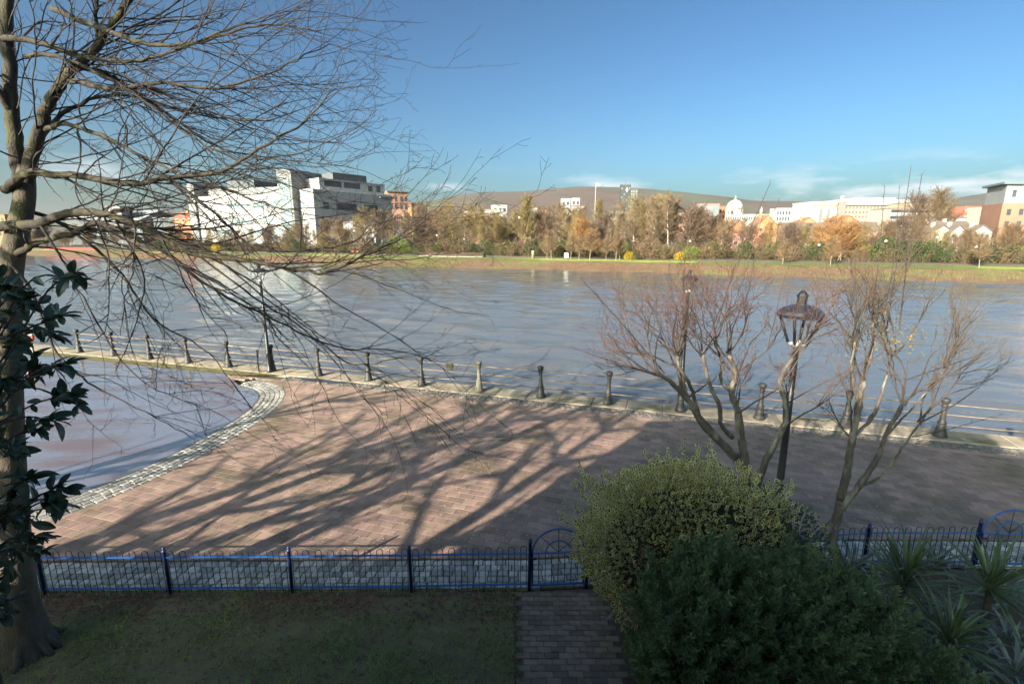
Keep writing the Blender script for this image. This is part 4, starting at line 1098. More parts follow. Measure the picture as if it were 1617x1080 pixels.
# reed tufts on the bank
segs = []
for _ in range(5200):
    s = random.uniform(-190, 130); n = random.uniform(0.5, 11); z = float(np.interp(n, [0, 3, 8, 11.5], [-1.45, -1.05, -.5, 0])) - 0.1
    w = (1.1 * math.sin(s * 0.07) + 0.7 * math.sin(s * 0.19 + 1)) * 0.8
    p = far(s, n + w, z); segs.append((p, p + Vector((random.gauss(0, .15), random.gauss(0, .15), random.uniform(0.25, 0.7))), 0.05, 0.01))
o = seg_obj('dry_reeds', segs, 3, M('dry_reed', (0.27, 0.17, 0.095), (0.19, 0.12, 0.07), 0.3, 0.95, island=0.35), None, 'stuff'); tag(o, 'dry brown reeds and grass covering the far bank', 'reeds')
segs = []
for _ in range(1700):
    s = random.uniform(-62, -16); n = random.uniform(-4.5, 6); p = far(s, n, -1.3 + max(0, n) * 0.17)
    segs.append((p, p + Vector((random.gauss(0, .12), random.gauss(0, .12), random.uniform(0.3, 0.7))), 0.06, 0.015))
o = seg_obj('waterside_grass', segs, 3, M('waterside_grass', (0.15, 0.17, 0.05), (0.20, 0.17, 0.07), 0.2, 0.95, island=0.3), None, 'stuff'); tag(o, 'green tussock grass on the spit below the railed terrace', 'grass')

# hills
def ridge(px):
    return float(np.interp(px, [-400, 100, 500, 640, 700, 735, 770, 830, 870, 905, 960, 1000, 1050, 1090, 1130, 1200, 1290, 1400, 1480, 1520, 1560, 1617, 1900],
                                 [338, 340, 334, 322, 318, 309, 305.5, 304, 300.5, 297, 297.5, 300, 305, 311, 318, 318.5, 322, 324, 318, 309, 303, 297, 310]))
Y0, Y1 = 3600.0, 5600.0
xs = np.arange(-7500, 7600, 60); ys = list(np.linspace(2600, 5600, 26)) + [6200, 7400]
V = []
for x in xs:
    px = PCX + FOC * x / (Y1 * CP)
    top = at(px, ridge(px), Y1).z
    for y in ys:
        f = min(1, max(0, (y - 2600) / 3000)); f = f * f * (3 - 2 * f)
        if y > Y1: f = max(0.1, 1 - (y - Y1) / 3500)
        nz = 16 * math.sin(x * .0031 + y * .0017) + 12 * math.sin(x * .0067 - y * .004 + 1) + 9 * math.sin(x * .013 + y * .009)
        fold = 26 * math.sin(x * .0045 + 2.4 * math.sin(y * .0011)) * f * (1 - f) * 2
        V.append((x, y, 20 + (top - 20) * f + nz * f * (1 - f) * 2.2 + fold + (nz * 0.12 if y >= Y1 else 0)))
m_ = len(ys); F = [(a * m_ + b, (a + 1) * m_ + b, (a + 1) * m_ + b + 1, a * m_ + b + 1) for a in range(len(xs) - 1) for b in range(m_ - 1)]
m_hill = M('heather_hill', (0.11, 0.066, 0.05), (0.062, 0.046, 0.033), 0.0026, 0.95, 0.5, 0.02, moss=((0.075, 0.085, 0.045), 0.0009, 0.5, 0.62), stretch=(1, 1, 3), bdist=8)
o = link_mesh('hills', npmesh('hills', np.array(V), np.array(F), smooth=True), None, [m_hill]); o['kind'] = 'structure'

# ------------------------------------------------------------------ far trees and shrubs
def twig_tree(seed, h, crown, base, style, ntw):
    """returns (trunk segments, crown segments), local origin at the foot"""
    random.seed(seed); tr, cr_ = [], []
    lean = Vector((random.gauss(0, .08), random.gauss(0, .05), 1)) if style != 'birch' else Vector((random.gauss(0, .14), random.gauss(0, .05), 1))
    stems = 1 if style in ('birch', 'single') else random.randint(2, 4)
    for sidx in range(stems):
        p = Vector((random.gauss(0, .25) * (stems > 1), random.gauss(0, .25) * (stems > 1), -0.1)); d = (lean + (rv(.16) if stems > 1 else Vector())).normalized()
        r = (0.011 if style == 'birch' else 0.014) * h / (1 + 0.25 * (stems - 1)); n = 9; path = [p]
        hh = h * random.uniform(0.85, 1.0)
        for i in range(n):
            d = (d + rv(.05) + Vector((0, 0, .06))).normalized(); q = p + d * hh / n
            tr.append((p, q, r * (1 - .85 * i / n), r * (1 - .85 * (i + 1) / n))); p = q; path.append(p)
        for _ in range(int(ntw * 1.5 / stems)):
            f = base + (1 - base) * random.random() ** 0.8
            k = min(n - 1, int(f * n)); a = path[k].lerp(path[k + 1], f * n - k)
            ang = random.uniform(0, 6.283); rise = {'birch': .75, 'willow': .9, 'single': .6, 'bush': .7}[style]
            dd = Vector((math.cos(ang), math.sin(ang), rise + random.gauss(0, .3))).normalized()
            ln = crown * (1.15 - 0.75 * f) * random.uniform(.45, 1.2)
            rr = 0.006 * h * (1.1 - f) * random.uniform(.5, 1)
            droop = {'birch': -.35, 'willow': .1, 'single': .25, 'bush': .2}[style]
            pp = a
            for i in range(4):
                dd = (dd + rv(.13) + Vector((0, 0, droop * .25))).normalized(); q = pp + dd * ln / 4
                (tr if rr > 0.045 and i < 2 else cr_).append((pp, q, max(.026, rr * (1 - .25 * i)), max(.022, rr * (.75 - .25 * i))))
                for _k in range(2):
                    if random.random() < .85:
                        d2 = (dd + rv(.45) + Vector((0, 0, droop * .3))).normalized(); l2 = ln * random.uniform(.18, .42)
                        m1 = q + d2 * l2 * .5; m2 = m1 + (d2 + rv(.3)).normalized() * l2 * .5
                        cr_.append((q, m1, .028, .022)); cr_.append((m1, m2, .022, .014))
                        if random.random() < .6:
                            cr_.append((m1, m1 + (d2 + rv(.6)).normalized() * l2 * .5, .022, .014))
                pp = q
    return tr, cr_
tcol = {
    'birch': (M('birch_bark', (0.55, 0.50, 0.43), (0.34, 0.30, 0.25), 1.5, 0.8), M('birch_twigs', (0.20, 0.14, 0.085), (0.14, 0.10, 0.065), 0.2, 0.85)),
    'brown': (M('tree_bark', (0.30, 0.24, 0.165), (0.20, 0.155, 0.11), 1.5, 0.85), M('brown_twigs', (0.22, 0.145, 0.08), (0.15, 0.10, 0.06), 0.2, 0.85)),
    'olive': (M('tree_bark', (0, 0, 0)), M('olive_twigs', (0.245, 0.185, 0.07), (0.17, 0.13, 0.055), 0.2, 0.85)),
    'orange': (M('tree_bark', (0, 0, 0)), M('orange_twigs', (0.33, 0.165, 0.06), (0.25, 0.135, 0.055), 0.2, 0.85)),
    'purple': (M('tree_bark', (0, 0, 0)), M('purplish_twigs', (0.165, 0.11, 0.08), (0.115, 0.08, 0.06), 0.2, 0.85)),
}
PROTO = {}
for key, style, col, h, cw, base, nt in [('birchA', 'birch', 'birch', 11, 2.6, .3, 130), ('birchB', 'birch', 'birch', 12, 2.4, .35, 120), ('birchC', 'birch', 'birch', 9, 2.2, .3, 110),
        ('brownA', 'bush', 'brown', 10, 3.6, .15, 200), ('brownB', 'single', 'brown', 11, 3.8, .2, 200), ('brownC', 'bush', 'purple', 9, 3.4, .12, 200), ('oliveA', 'bush', 'olive', 11, 3.6, .15, 200),
        ('oliveB', 'willow', 'olive', 12, 3.0, .2, 200), ('orangeA', 'willow', 'orange', 9, 3.6, .1, 220), ('orangeB', 'bush', 'orange', 7, 3.4, .1, 200), ('smallA', 'single', 'brown', 6, 2.2, .25, 90)]:
    tr, cr_ = twig_tree(hash(key) % 1 + len(PROTO) * 17 + 5, h, cw, base, style, nt)
    V, F = frusta(tr, 5); a = npmesh('trunk', V, F, smooth=True); a.materials.append(tcol[col][0])
    V, F = frusta(cr_, 3); b = npmesh('crown', V, F, smooth=True); b.materials.append(tcol[col][1])
    PROTO[key] = (a, b, h)
random.seed(21)
TLAB = {'birch': ('birch_tree', 'bare birch with thin pale trunk among the scrub of the far bank', 'bare birches on the far bank'),
        'brown': ('bare_tree', 'bare brown tree with dense fine twigs in the far bank thicket', 'bare brown trees on the far bank'),
        'olive': ('bare_tree', 'tall olive tinged tree with upright twigs in the far bank thicket', 'olive tinged trees on the far bank'),
        'orange': ('willow_tree', 'orange twigged bushy willow on the far bank', 'orange willows on the far bank'),
        'small': ('young_tree', 'small bare young tree standing in the far riverside grass', 'young trees on the far grass')}
TADJ = {'birch': 'bare pale trunked birch', 'brownC': 'purplish bare bushy tree', 'brownB': 'brown bare single trunked tree', 'brown': 'brown bare many stemmed tree', 'oliveB': 'olive bare upright tree', 'olive': 'olive bare bushy tree', 'orangeA': 'orange twigged upright willow', 'orange': 'orange twigged bushy willow', 'small': 'slim young bare tree'}
LANDMARK = [(130, 'behind the long red barrier'), (290, 'in front of the grey warehouse'), (400, 'below the left end of the white offices'), (480, 'below the grey stair tower'), (560, 'in front of the blue white office wing'), (620, 'below the orange brick tower'), (655, 'in front of the arched brick hall'),
            (715, 'in front of the windowed brick office'), (775, 'behind the railed terrace'), (832, 'behind the black litter bin'), (868, 'behind the terracotta litter bin'), (925, 'behind the white notice board'), (965, 'below the flag mast'), (1010, 'below the dark tower block'), (1060, 'behind the first gorse bush'), (1110, 'behind the second gorse bush'),
            (1190, 'around the pink bungalow'), (1240, 'in front of the orange gabled house'), (1310, 'in front of the left terrace half'), (1390, 'in front of the right terrace half'), (1465, 'below the banded office'), (1530, 'in front of the white gabled houses'), (9999, 'in front of the brick apartment block')]
def by(px): return [t for x, t in LANDMARK if px < x][0]
def far_tree(key, px, n, hpx=None, scale=None, label=None):
    """px: bearing in the picture, n: metres behind the far waterline, hpx: row of its top"""
    me = PROTO[key]; d = pray(px, 375)
    # meet the line parallel to the waterline at distance n
    A = np.array([[d[0], -FU.x], [d[1], -FU.y]]); bb = np.array([FP.x + FN.x * n, FP.y + FN.y * n]); t, s = np.linalg.solve(A, bb)
    x, y = d[0] * t, d[1] * t; z = float(np.interp(n, [p[0] for p in PROF], [p[1] for p in PROF]))
    if hpx is not None: scale = (at(px, hpx, y).z - z) / me[2]
    nm, lab, gr = TLAB[[k for k in TLAB if key.startswith(k)][0]]
    sz = 'tall ' if scale * me[2] > 13.5 else ('low ' if scale * me[2] < 9 else '')
    t = thing(nm, sz + TADJ[[k for k in TADJ if key.startswith(k)][0]] + ' ' + by(px) + (', in front' if n < 31 else (', farther back' if n > 44 else '')), 'tree', (x, y, z), random.uniform(0, 6.28), gr); w = random.uniform(.85, 1.2)
    t.scale = (scale * w, scale * w, scale)
    link_mesh('trunk', me[0], t); link_mesh('crown', me[1], t)
    return t
for key, px, n, hp in [('oliveB', 828, 34, 300), ('oliveA', 720, 36, 316), ('brownA', 690, 40, 325), ('oliveA', 800, 42, 330), ('brownC', 860, 38, 330), ('brownB', 880, 42, 320), ('orangeA', 915, 25, 344), ('orangeB', 935, 27, 362),
        ('oliveB', 945, 44, 308), ('birchB', 975, 36, 322), ('birchA', 1005, 34, 330), ('birchC', 1030, 33, 326), ('birchB', 1058, 35, 294), ('brownA', 1050, 40, 305), ('oliveA', 1040, 45, 300), ('brownC', 1085, 40, 320), ('brownB', 1105, 42, 330),
        ('birchC', 965, 27, 345), ('birchA', 985, 26, 350), ('birchA', 886, 34, 340), ('birchB', 1020, 44, 318), ('orangeB', 1325, 27, 352), ('orangeA', 1310, 32, 345), ('brownA', 1150, 40, 345), ('brownC', 1180, 42, 352), ('oliveA', 1210, 45, 346),
        ('brownA', 1245, 40, 358), ('oliveA', 1265, 38, 352), ('brownB', 1290, 45, 356), ('oliveA', 1360, 38, 352), ('brownA', 1395, 40, 346), ('brownC', 1420, 42, 340), ('brownB', 1450, 44, 342), ('oliveA', 1480, 40, 362), ('brownA', 1510, 38, 368),
        ('brownC', 1545, 42, 364), ('brownB', 1590, 40, 352), ('brownA', 1617, 38, 350), ('brownB', 1480, 150, 296), ('brownC', 1445, 160, 300),
        ('birchA', 580, 38, 325), ('birchB', 592, 36, 322), ('birchC', 603, 37, 328), ('birchA', 615, 39, 330), ('birchB', 625, 36, 335), ('oliveA', 565, 42, 330), ('brownA', 540, 40, 340), ('brownB', 515, 42, 345), ('oliveB', 640, 44, 330), ('brownC', 655, 40, 335),
        ('brownA', 670, 46, 318), ('oliveA', 745, 48, 322), ('brownC', 770, 40, 340), ('brownB', 785, 44, 335), ('brownA', 480, 42, 350), ('oliveA', 455, 40, 352), ('brownC', 425, 42, 358), ('oliveA', 395, 40, 360), ('brownA', 365, 44, 362), ('olive' + 'A', 330, 38, 358),
        ('brownA', 300, 40, 365), ('oliveA', 275, 36, 362), ('brownC', 250, 40, 366), ('brownB', 215, 38, 365), ('brownA', 180, 40, 362), ('brownC', 140, 42, 366), ('brownA', 100, 40, 362), ('brownB', 60, 44, 360), ('brownA', 20, 40, 362),
        ('orangeB', 350, 30, 382), ('brownB', 1130, 47, 338), ('brownA', 1000, 48, 312), ('brownC', 905, 47, 322), ('brownA', 845, 47, 322), ('birchC', 650, 30, 345), ('birchA', 700, 32, 345), ('birchC', 740, 30, 350)]:
    far_tree(key, px, n, hp)
random.seed(5)
for i in range(74):
    px = -20 + 1660 * (i + random.random()) / 74
    sky_y = float(np.interp(px, [0, 300, 480, 640, 700, 830, 950, 1060, 1120, 1250, 1400, 1500, 1617], [350, 356, 350, 336, 330, 325, 328, 322, 345, 358, 352, 368, 362]))
    far_tree(random.choice(('brownB', 'brownC', 'oliveA', 'oliveB', 'birchA', 'birchB', 'birchC', 'birchA', 'birchC', 'brownC')), px, random.uniform(24, 58), sky_y + random.uniform(-10, 24))
for px, n, hp in [(871, 15, 362), (864, 17, 375), (915, 15.5, 372), (932, 14, 362), (902, 16, 368), (958, 15, 372), (974, 14.5, 365), (980, 16, 375), (1317, 13, 372), (1555, 14, 368), (1240, 14, 378)]:
    far_tree('smallA', px, n, hp)

# shrubs: stems with leaf flecks
def shrub_mesh(seed, nst, nlf, h, w, lf):
    random.seed(seed); segs = []; pts = []
    for _ in range(nst):
        a = random.uniform(0, 6.28); p = Vector((random.gauss(0, w * .3), random.gauss(0, w * .3), -0.05)); d = Vector((math.cos(a) * .6, math.sin(a) * .6, 1)).normalized()
        for i in range(4):
            d = (d + rv(.2)).normalized(); q = p + d * h / 4 * random.uniform(.7, 1.1); segs.append((p, q, .035 - .006 * i, .03 - .006 * i))
            for _k in range(2): segs.append((q, q + (d + rv(.6)).normalized() * h * .2, .018, .01))
            p = q
            pts += [p + rv(.25) for _k in range(3)]
    V1, F1 = frusta(segs, 3)
    r = np.random.default_rng(seed); n = nlf
    th = r.uniform(0, 6.28, n); zz = h * r.random(n) ** .75; rad = w * np.sqrt(np.clip(1 - ((zz / h - .35) / .72) ** 2, .05, 1)) * (1 - .5 * r.random(n) ** 2) * (1 + .22 * np.sin(th * 3 + seed) + .15 * np.sin(th * 5 + zz * 2))
    P = np.stack([np.cos(th) * rad, np.sin(th) * rad, zz * (1 + .15 * np.sin(th * 2 + seed))], 1)
    u = r.normal(0, 1, (n, 3)); u /= np.linalg.norm(u, axis=1)[:, None]; v = np.cross(u, r.normal(0, 1, (n, 3))); v /= np.linalg.norm(v, axis=1)[:, None]
    s = r.uniform(lf * .5, lf, n)[:, None]
    V2 = np.stack([P - u * s, P + v * s * .5, P + u * s, P - v * s * .5], 1).reshape(-1, 3)
    F2 = (np.arange(n) * 4)[:, None] + np.array([0, 1, 2, 3])[None]
    return V1, F1, V2, F2
scol = {'green': M('shrub_green', (0.075, 0.10, 0.03), (0.045, 0.06, 0.022), 0.6, 0.8, island=0.4, transl=.2), 'bright': M('shrub_bright', (0.17, 0.22, 0.04), (0.12, 0.17, 0.035), 0.6, 0.8, island=0.3, transl=.2),
        'olive': M('shrub_olive', (0.115, 0.095, 0.04), (0.075, 0.065, 0.03), 0.6, 0.85, island=0.4, transl=.1), 'brown': M('shrub_brown', (0.16, 0.095, 0.055), (0.10, 0.065, 0.04), 0.6, 0.9, island=0.4),
        'yellow': M('gorse_yellow', (0.62, 0.42, 0.02), (0.35, 0.28, 0.03), 0.9, 0.8, island=0.25, transl=.2), 'dark': M('shrub_dark', (0.04, 0.055, 0.025), (0.03, 0.04, 0.02), 0.6, 0.85, island=0.4)}
SLAB = {'green': 'rounded green bush', 'bright': 'bright yellow green bush', 'olive': 'olive brown bush', 'brown': 'reddish brown bramble bush', 'yellow': 'yellow flowering gorse bush', 'dark': 'dark evergreen bush'}
SH = {}
for col in scol:
    for v in range(2):
        V1, F1, V2, F2 = shrub_mesh(100 + len(SH), 34 if col in ('olive', 'brown') else 14, 800 if col == 'brown' else (1300 if col == 'olive' else 2000), 3.2, 2.1, 0.17)
        a = npmesh('stems', V1, F1); a.materials.append(tcol['brown'][1]); b = npmesh('foliage', V2, F2); b.materials.append(scol[col]); SH[col, v] = (a, b)
random.seed(33)
def far_shrub(col, s, n, sc, sz=None):
    p = far(s, n, float(np.interp(n, [q[0] for q in PROF], [q[1] for q in PROF])))
    pxx = PCX + FOC * p.x / (p.y * CP + (EYE - p.z) * SP)
    t = thing('bush', ('big ' if sc > 1.15 else ('small ' if sc < .85 else '')) + SLAB[col] + ' ' + by(pxx) + (', beside the path' if n < 28 else ', second row'), 'bush', p, random.uniform(0, 6.28), col + ' bushes on the far bank'); t.scale = (sc, sc, sc * (sz or random.uniform(.8, 1.15)))
    me = SH[col, random.randint(0, 1)]; link_mesh('stems', me[0], t); link_mesh('foliage', me[1], t)
s = -190.0
while s < 115:
    for n in (25.5, 31):
        far_shrub(random.choice(('green', 'olive', 'olive', 'brown', 'olive', 'brown', 'green', 'dark')), s + random.gauss(0, 1), n + random.gauss(0, 1.2), random.uniform(.75, 1.3))
    s += 3.6
def s_of(px, n):
    d = pray(px, 375); A = np.array([[d[0], -FU.x], [d[1], -FU.y]]); bb = np.array([FP.x + FN.x * n, FP.y + FN.y * n]); return float(np.linalg.solve(A, bb)[1])
for col, px, n, sc in [('yellow', 995, 17, .62), ('yellow', 1076, 20, .6), ('bright', 985, 23, 1.0), ('bright', 1094, 22, 1.1), ('bright', 626, 26, 1.5), ('green', 880, 24, 1.3), ('green', 840, 24, 1.2), ('bright', 640, 26, 1.0), ('green', 470, 20, 1.0), ('brown', 1030, 20, 1.3), ('brown', 1012, 21, 1.4), ('olive', 1045, 20, 1.2), ('dark', 1005, 17, .5),
                       ('green', 1400, 26, 1.4), ('bright', 1380, 27, 1.1), ('yellow', 340, 24, 0.8), ('bright', 690, 26, .9), ('green', 660, 25, 1.1)]:
    far_shrub(col, s_of(px, n), n, sc)

# ------------------------------------------------------------------ small things on the far bank
def fpos(px, n):
    return far(s_of(px, n), n, float(np.interp(n, [q[0] for q in PROF], [q[1] for q in PROF])))
m_white = M('white_paint', (0.66, 0.65, 0.63), (0.6, 0.59, 0.57), 1, 0.6)
t = thing('notice_board', 'white notice board with rounded top on the far grass', 'sign', fpos(895, 15.5))
MB().prism([(-.55, -.05, .35), (.55, -.05, .35), (.55, -.05, 1.5), (.35, -.05, 1.75), (-.35, -.05, 1.75), (-.55, -.05, 1.5)], (0, .1, 0)).build('board', m_white, t)
for x in (-.45, .45): MB().box(x - .05, x + .05, -.02, .08, -.1, .36).build('leg', m_iron, t)
t = thing('litter_bin', 'pinkish brown bin with pale lid on the far grass', 'bin', fpos(842, 16.5))
MB().lathe([(.36, -.05), (.40, 1.0), (.42, 1.02), (.42, 1.08)], 12).build('body', M('terracotta', (0.45, 0.22, 0.15), (0.38, 0.2, 0.14)), t)
MB().lathe([(.36, 1.08), (.36, 1.75), (.44, 1.78), (.40, 1.95), (.1, 2.0)], 12).build('lid', M('cream_lid', (0.62, 0.55, 0.45)), t)
t = thing('litter_bin', 'black litter bin beside the far path', 'bin', fpos(765, 17.0))
MB().lathe([(.3, -.05), (.34, 1.0), (.38, 1.05), (.38, 1.3), (.2, 1.42)], 12).build('body', m_black, t); MB().box(-.2, .2, -.36, -.33, 1.08, 1.25).build('slot', m_bar, t)
t = thing('wooden_post', 'weathered brown timber post standing in the far grass', 'post', fpos(528, 14)); MB().lathe([(.28, -.3), (.25, 3.6), (.18, 3.75), (.02, 3.8)], 10).build('shaft', M('old_timber', (0.12, 0.085, 0.06), (0.08, 0.06, 0.045), 2, 0.9), t); MB().lathe([(.285, 2.6), (.285, 2.8)], 10).build('band', m_iron, t)
t = thing('warning_sign', 'small red and white signs beside the far path', 'sign', fpos(558, 17.3))
for x in (-.9, .5): MB().box(x, x + .7, -.03, .03, .5, 1.2).build('panel', M('sign_red', (0.6, 0.12, 0.1)), t); MB().box(x + .3, x + .36, -.02, .04, -.1, .5).build('leg', m_iron, t)
# railed terrace
tr = thing('terrace_railing', 'brown post and rail fence on a pale kerb along the far path', 'railing', fpos(665, 16.8), math.atan2(FU.y, FU.x))
ln = (fpos(762, 16.8) - fpos(665, 16.8)).length; m_tim = M('rail_timber', (0.11, 0.065, 0.05), (0.08, 0.05, 0.04))
MB().box(-1, ln, -.4, -.1, -.4, .12).build('kerb', M('pale_kerb', (0.42, 0.37, 0.30)), tr)
x = 0.0
while x <= ln: MB().box(x - .07, x + .07, -.07, .07, 0, 1.25).build('post', m_tim, tr); x += 2.4
for z in (.45, .8, 1.12): MB().box(0, ln, -.03, .03, z - .06, z + .06).build('rail', m_tim, tr)
t = thing('hoarding', 'long bright red barrier on the far bank behind the big tree', 'barrier', fpos(68, 16), math.atan2(FU.y, FU.x))
ln = (fpos(150, 16) - fpos(68, 16)).length; n = 9
for i in range(n): MB().box(i * ln / n + .04, (i + 1) * ln / n - .04, -.15, .15, 0, 1.15 if i > 2 else .8).build('panel', M('barrier_red', (0.42, 0.05, 0.05), (0.36, 0.04, 0.04)), t)
# globe lamps along the far path
for px, hp in [(733, 378), (820, 344), (1090, 381), (1295, 387), (1400, 381), (1545, 390), (690, 372), (1480, 375), (560, 365)]:
    b = fpos(px, 23.2); top = at(px, hp, b.y).z
    t = thing('globe_lamp', 'slim lamp post with white globe ' + by(px), 'lamp post', b, 0, 'globe lamps on the far path')
    h = top - b.z
    MB().lathe([(.09, -.1), (.06, h * .5), (.05, h - .25), (.12, h - .22)], 8).build('post', m_iron, t)
    MB().lathe([(.03, h - .25), (.2, h - .18), (.29, h), (.2, h + .2), (.02, h + .29)], 12).build('globe', m_white, t)

# ================================================================== BUILDINGS BEYOND
mg = M('window_glass', (0.035, 0.045, 0.055), (0.06, 0.075, 0.09), 0.2, 0.15)
mgl = M('pale_glass', (0.22, 0.30, 0.32), (0.16, 0.22, 0.25), 0.1, 0.15)
def C(name, c, d=None, s=0.15): return M(name, c, d or tuple(v * .88 for v in c), s, 0.85)
c_white, c_grey, c_dgrey, c_brick, c_orange, c_cream, c_slate, c_tile, c_pink, c_stone = (C('render_white', (0.40, 0.395, 0.395)), C('clad_grey', (0.22, 0.225, 0.225)), C('clad_dark', (0.10, 0.11, 0.12)),
    C('brick_brown', (0.30, 0.16, 0.11), (0.24, 0.13, 0.09)), C('brick_orange', (0.52, 0.20, 0.10), (0.44, 0.17, 0.09)), C('render_cream', (0.36, 0.31, 0.26)), C('roof_slate', (0.16, 0.125, 0.105)), C('roof_tile', (0.27, 0.15, 0.085), (0.22, 0.13, 0.08)), C('brick_pink', (0.55, 0.28, 0.24)), C('portland_stone', (0.36, 0.345, 0.32)))
WIN = {}
def win(parent, x, z, w, h, y=0.0, mat=None, axis='x', depth=0.12, name='window', frame=None):
    """a window standing slightly proud, in front wall (axis x) or side wall (axis y)"""
    mat = mat or mg; key = (round(w, 2), round(h, 2), mat.name, axis, frame.name if frame else '')
    if key not in WIN:
        mb = MB(); d = depth / 2
        if axis == 'x': mb.box(-w / 2, w / 2, -d, d, -h / 2, h / 2)
        else: mb.box(-d, d, -w / 2, w / 2, -h / 2, h / 2)
        if frame:
            t = min(w, h) * .09
            for zz in (-h / 2, h / 2):
                (mb.box(-w / 2 - t, w / 2 + t, -d - .06, d, zz - t, zz + t, 1) if axis == 'x' else mb.box(-d, d + .06, -w / 2 - t, w / 2 + t, zz - t, zz + t, 1))
        me = mb.mesh(name); me.materials.append(mat)
        if frame: me.materials.append(frame)
        WIN[key] = me
    o = link_mesh(name, WIN[key], parent); o.location = (x, y, z) if axis == 'x' else (y, x, z)
    return o
def bld(name, label, px, Y, rz=0.0, zb=1.0):
    """a building whose local x runs to the right along its front; origin at the front left foot"""
    p = at(px, 375, Y)
    return thing(name, label, 'building', (p.x, Y, zb), rz)
def blk(t, x0, x1, y0, y1, z0, z1, mat, name='wall', cop=None, ch=.6):
    o = MB().box(x0, x1, y0, y1, z0, z1).build(name, mat, t)
    if cop: MB().box(x0 - .25, x1 + .25, y0 - .25, y1 + .25, z1, z1 + ch).build('parapet', cop, t)
    return o
def gable(t, x0, x1, y0, y1, z0, zr, mat, wall=None, along='x', name='roof', over=.4):
    """pitched roof: ridge along x or y; wall fills the gable ends"""
    th = .25
    if along == 'x':
        ym = (y0 + y1) / 2
        MB().prism([(x0 - over, y0 - over, z0 - .2), (x0 - over, ym, zr), (x0 - over, y1 + over, z0 - .2), (x0 - over, y1 + over, z0 - .2 + th), (x0 - over, ym, zr + th), (x0 - over, y0 - over, z0 - .2 + th)], (x1 - x0 + 2 * over, 0, 0)).build(name, mat, t)
        if wall:
            for x in (x0, x1 - .3): MB().prism([(x, y0, z0), (x, y1, z0), (x, ym, zr - .1)], (.3, 0, 0)).build('gable', wall, t)
    else:
        xm = (x0 + x1) / 2
        MB().prism([(x0 - over, y0 - over, z0 - .2), (xm, y0 - over, zr), (x1 + over, y0 - over, z0 - .2), (x1 + over, y0 - over, z0 - .2 + th), (xm, y0 - over, zr + th), (x0 - over, y0 - over, z0 - .2 + th)], (0, y1 - y0 + 2 * over, 0)).build(name, mat, t)
        if wall:
            for y in (y0, y1 - .3): MB().prism([(x0, y, z0), (x1, y, z0), (xm, y, zr - .1)], (0, .3, 0)).build('gable', wall, t)
def W(px0, px1, Y): return (px1 - px0) / FOC * (Y * CP)
def Z(py, Y, px=808): return at(px, py, Y).z - 1.0

# white modern office block with grey tower: long lit front to the left, shaded return to the right
Yc = 235.0; rz = R(30)
A_ = at(478, 375, Yc)
t = thing('office_building', 'white modern office block with grey glazed stair tower behind the bare branches', 'building', (A_.x, A_.y, 1.0), R(-18))
k = Yc / FOC
# local frame: x along the front (towards the right/near corner at 0), y back
z_top = Z(297, Yc); z_par = Z(308, Yc)
blk(t, -62, -9, 0, 30, 0, z_par, c_white, cop=C('parapet_white', (0.7, 0.69, 0.67)))
blk(t, -60, -10, 5, 29, z_par, z_top + 1.5, c_grey, 'upper_storey')
blk(t, -50, -33, 8, 26, z_top + 1.5, z_top + 5.5, c_dgrey, 'plant_room')
blk(t, -66, -62, -1, 20, 0, z_top + 4, c_grey, 'end_wall'); blk(t, -67.5, -66, 0, 12, 0, z_top + 3, mgl, 'glazed_end')
blk(t, -9, -1, -3, 18, 0, Z(268, Yc), c_grey, 'stair_tower')
MB().box(-7.8, -2.2, -3.2, -2.9, 3, Z(283, Yc)).build('tower_glazing', mgl, t)
for x, z, w, h in [(-54, 18, 3, 2.4), (-36, 20, 12, 3), (-23, 20, 9, 3), (-14, 20.5, 5.5, 4), (-36, 13, 14, 2.2), (-20, 13, 8, 2.2), (-46, 8, 12, 2), (-28, 8, 10, 2), (-14, 8, 6, 2)]:
    win(t, x, z, w, h, -.02, mgl)
for x in (-18.5, -42): MB().box(x - .12, x + .12, -.15, .05, 2, z_par - 1).build('downpipe', c_dgrey, t)
# right hand wing, turned so that its long side lies in shade
B_ = at(500, 375, Yc - 6)
t2b = thing('office_building', 'blue white office wing with ribbon windows receding beside the grey tower', 'building', (B_.x, B_.y, 1.0), R(53))
zt = Z(300, Yc - 6); zu = Z(283, Yc)
blk(t2b, 0, 44, 0, 13, 0, zt, c_white, cop=C('parapet_white', (0, 0, 0)))
blk(t2b, 5, 42, 2.5, 16, zt + .6, zu, c_white, 'upper_storey', c_white, .5)
blk(t2b, 14, 33, 5, 14, zu + .5, zu + 4, c_dgrey, 'plant_room'); blk(t2b, 36, 46, -1.5, 4, zt - 1.2, zt - .7, c_grey, 'canopy')
for x, w in ((12, 9), (22.5, 9)): win(t2b, x, (zt + zu) / 2 + 1, w, 2.6, 2.48, mg)
win(t2b, 33, (zt + zu) / 2 + .4, 2.4, 2.6, 2.48, mg); win(t2b, 38, (zt + zu) / 2 + .6, 2.4, 3, 2.48, mg)
for x, w in ((6, 3), (17, 11), (31, 8)): win(t2b, x, zt - 6.5, w, 3, -.02, mg)
for x in (11.5, 25): MB().box(x - .12, x + .12, -.15, .05, zt - 10, zt - 2).build('downpipe', c_dgrey, t2b)
for i in range(2): win(t2b, 5 + 3.5 * i, zt - 5, 2.2, 4, -.02, mgl, 'y')
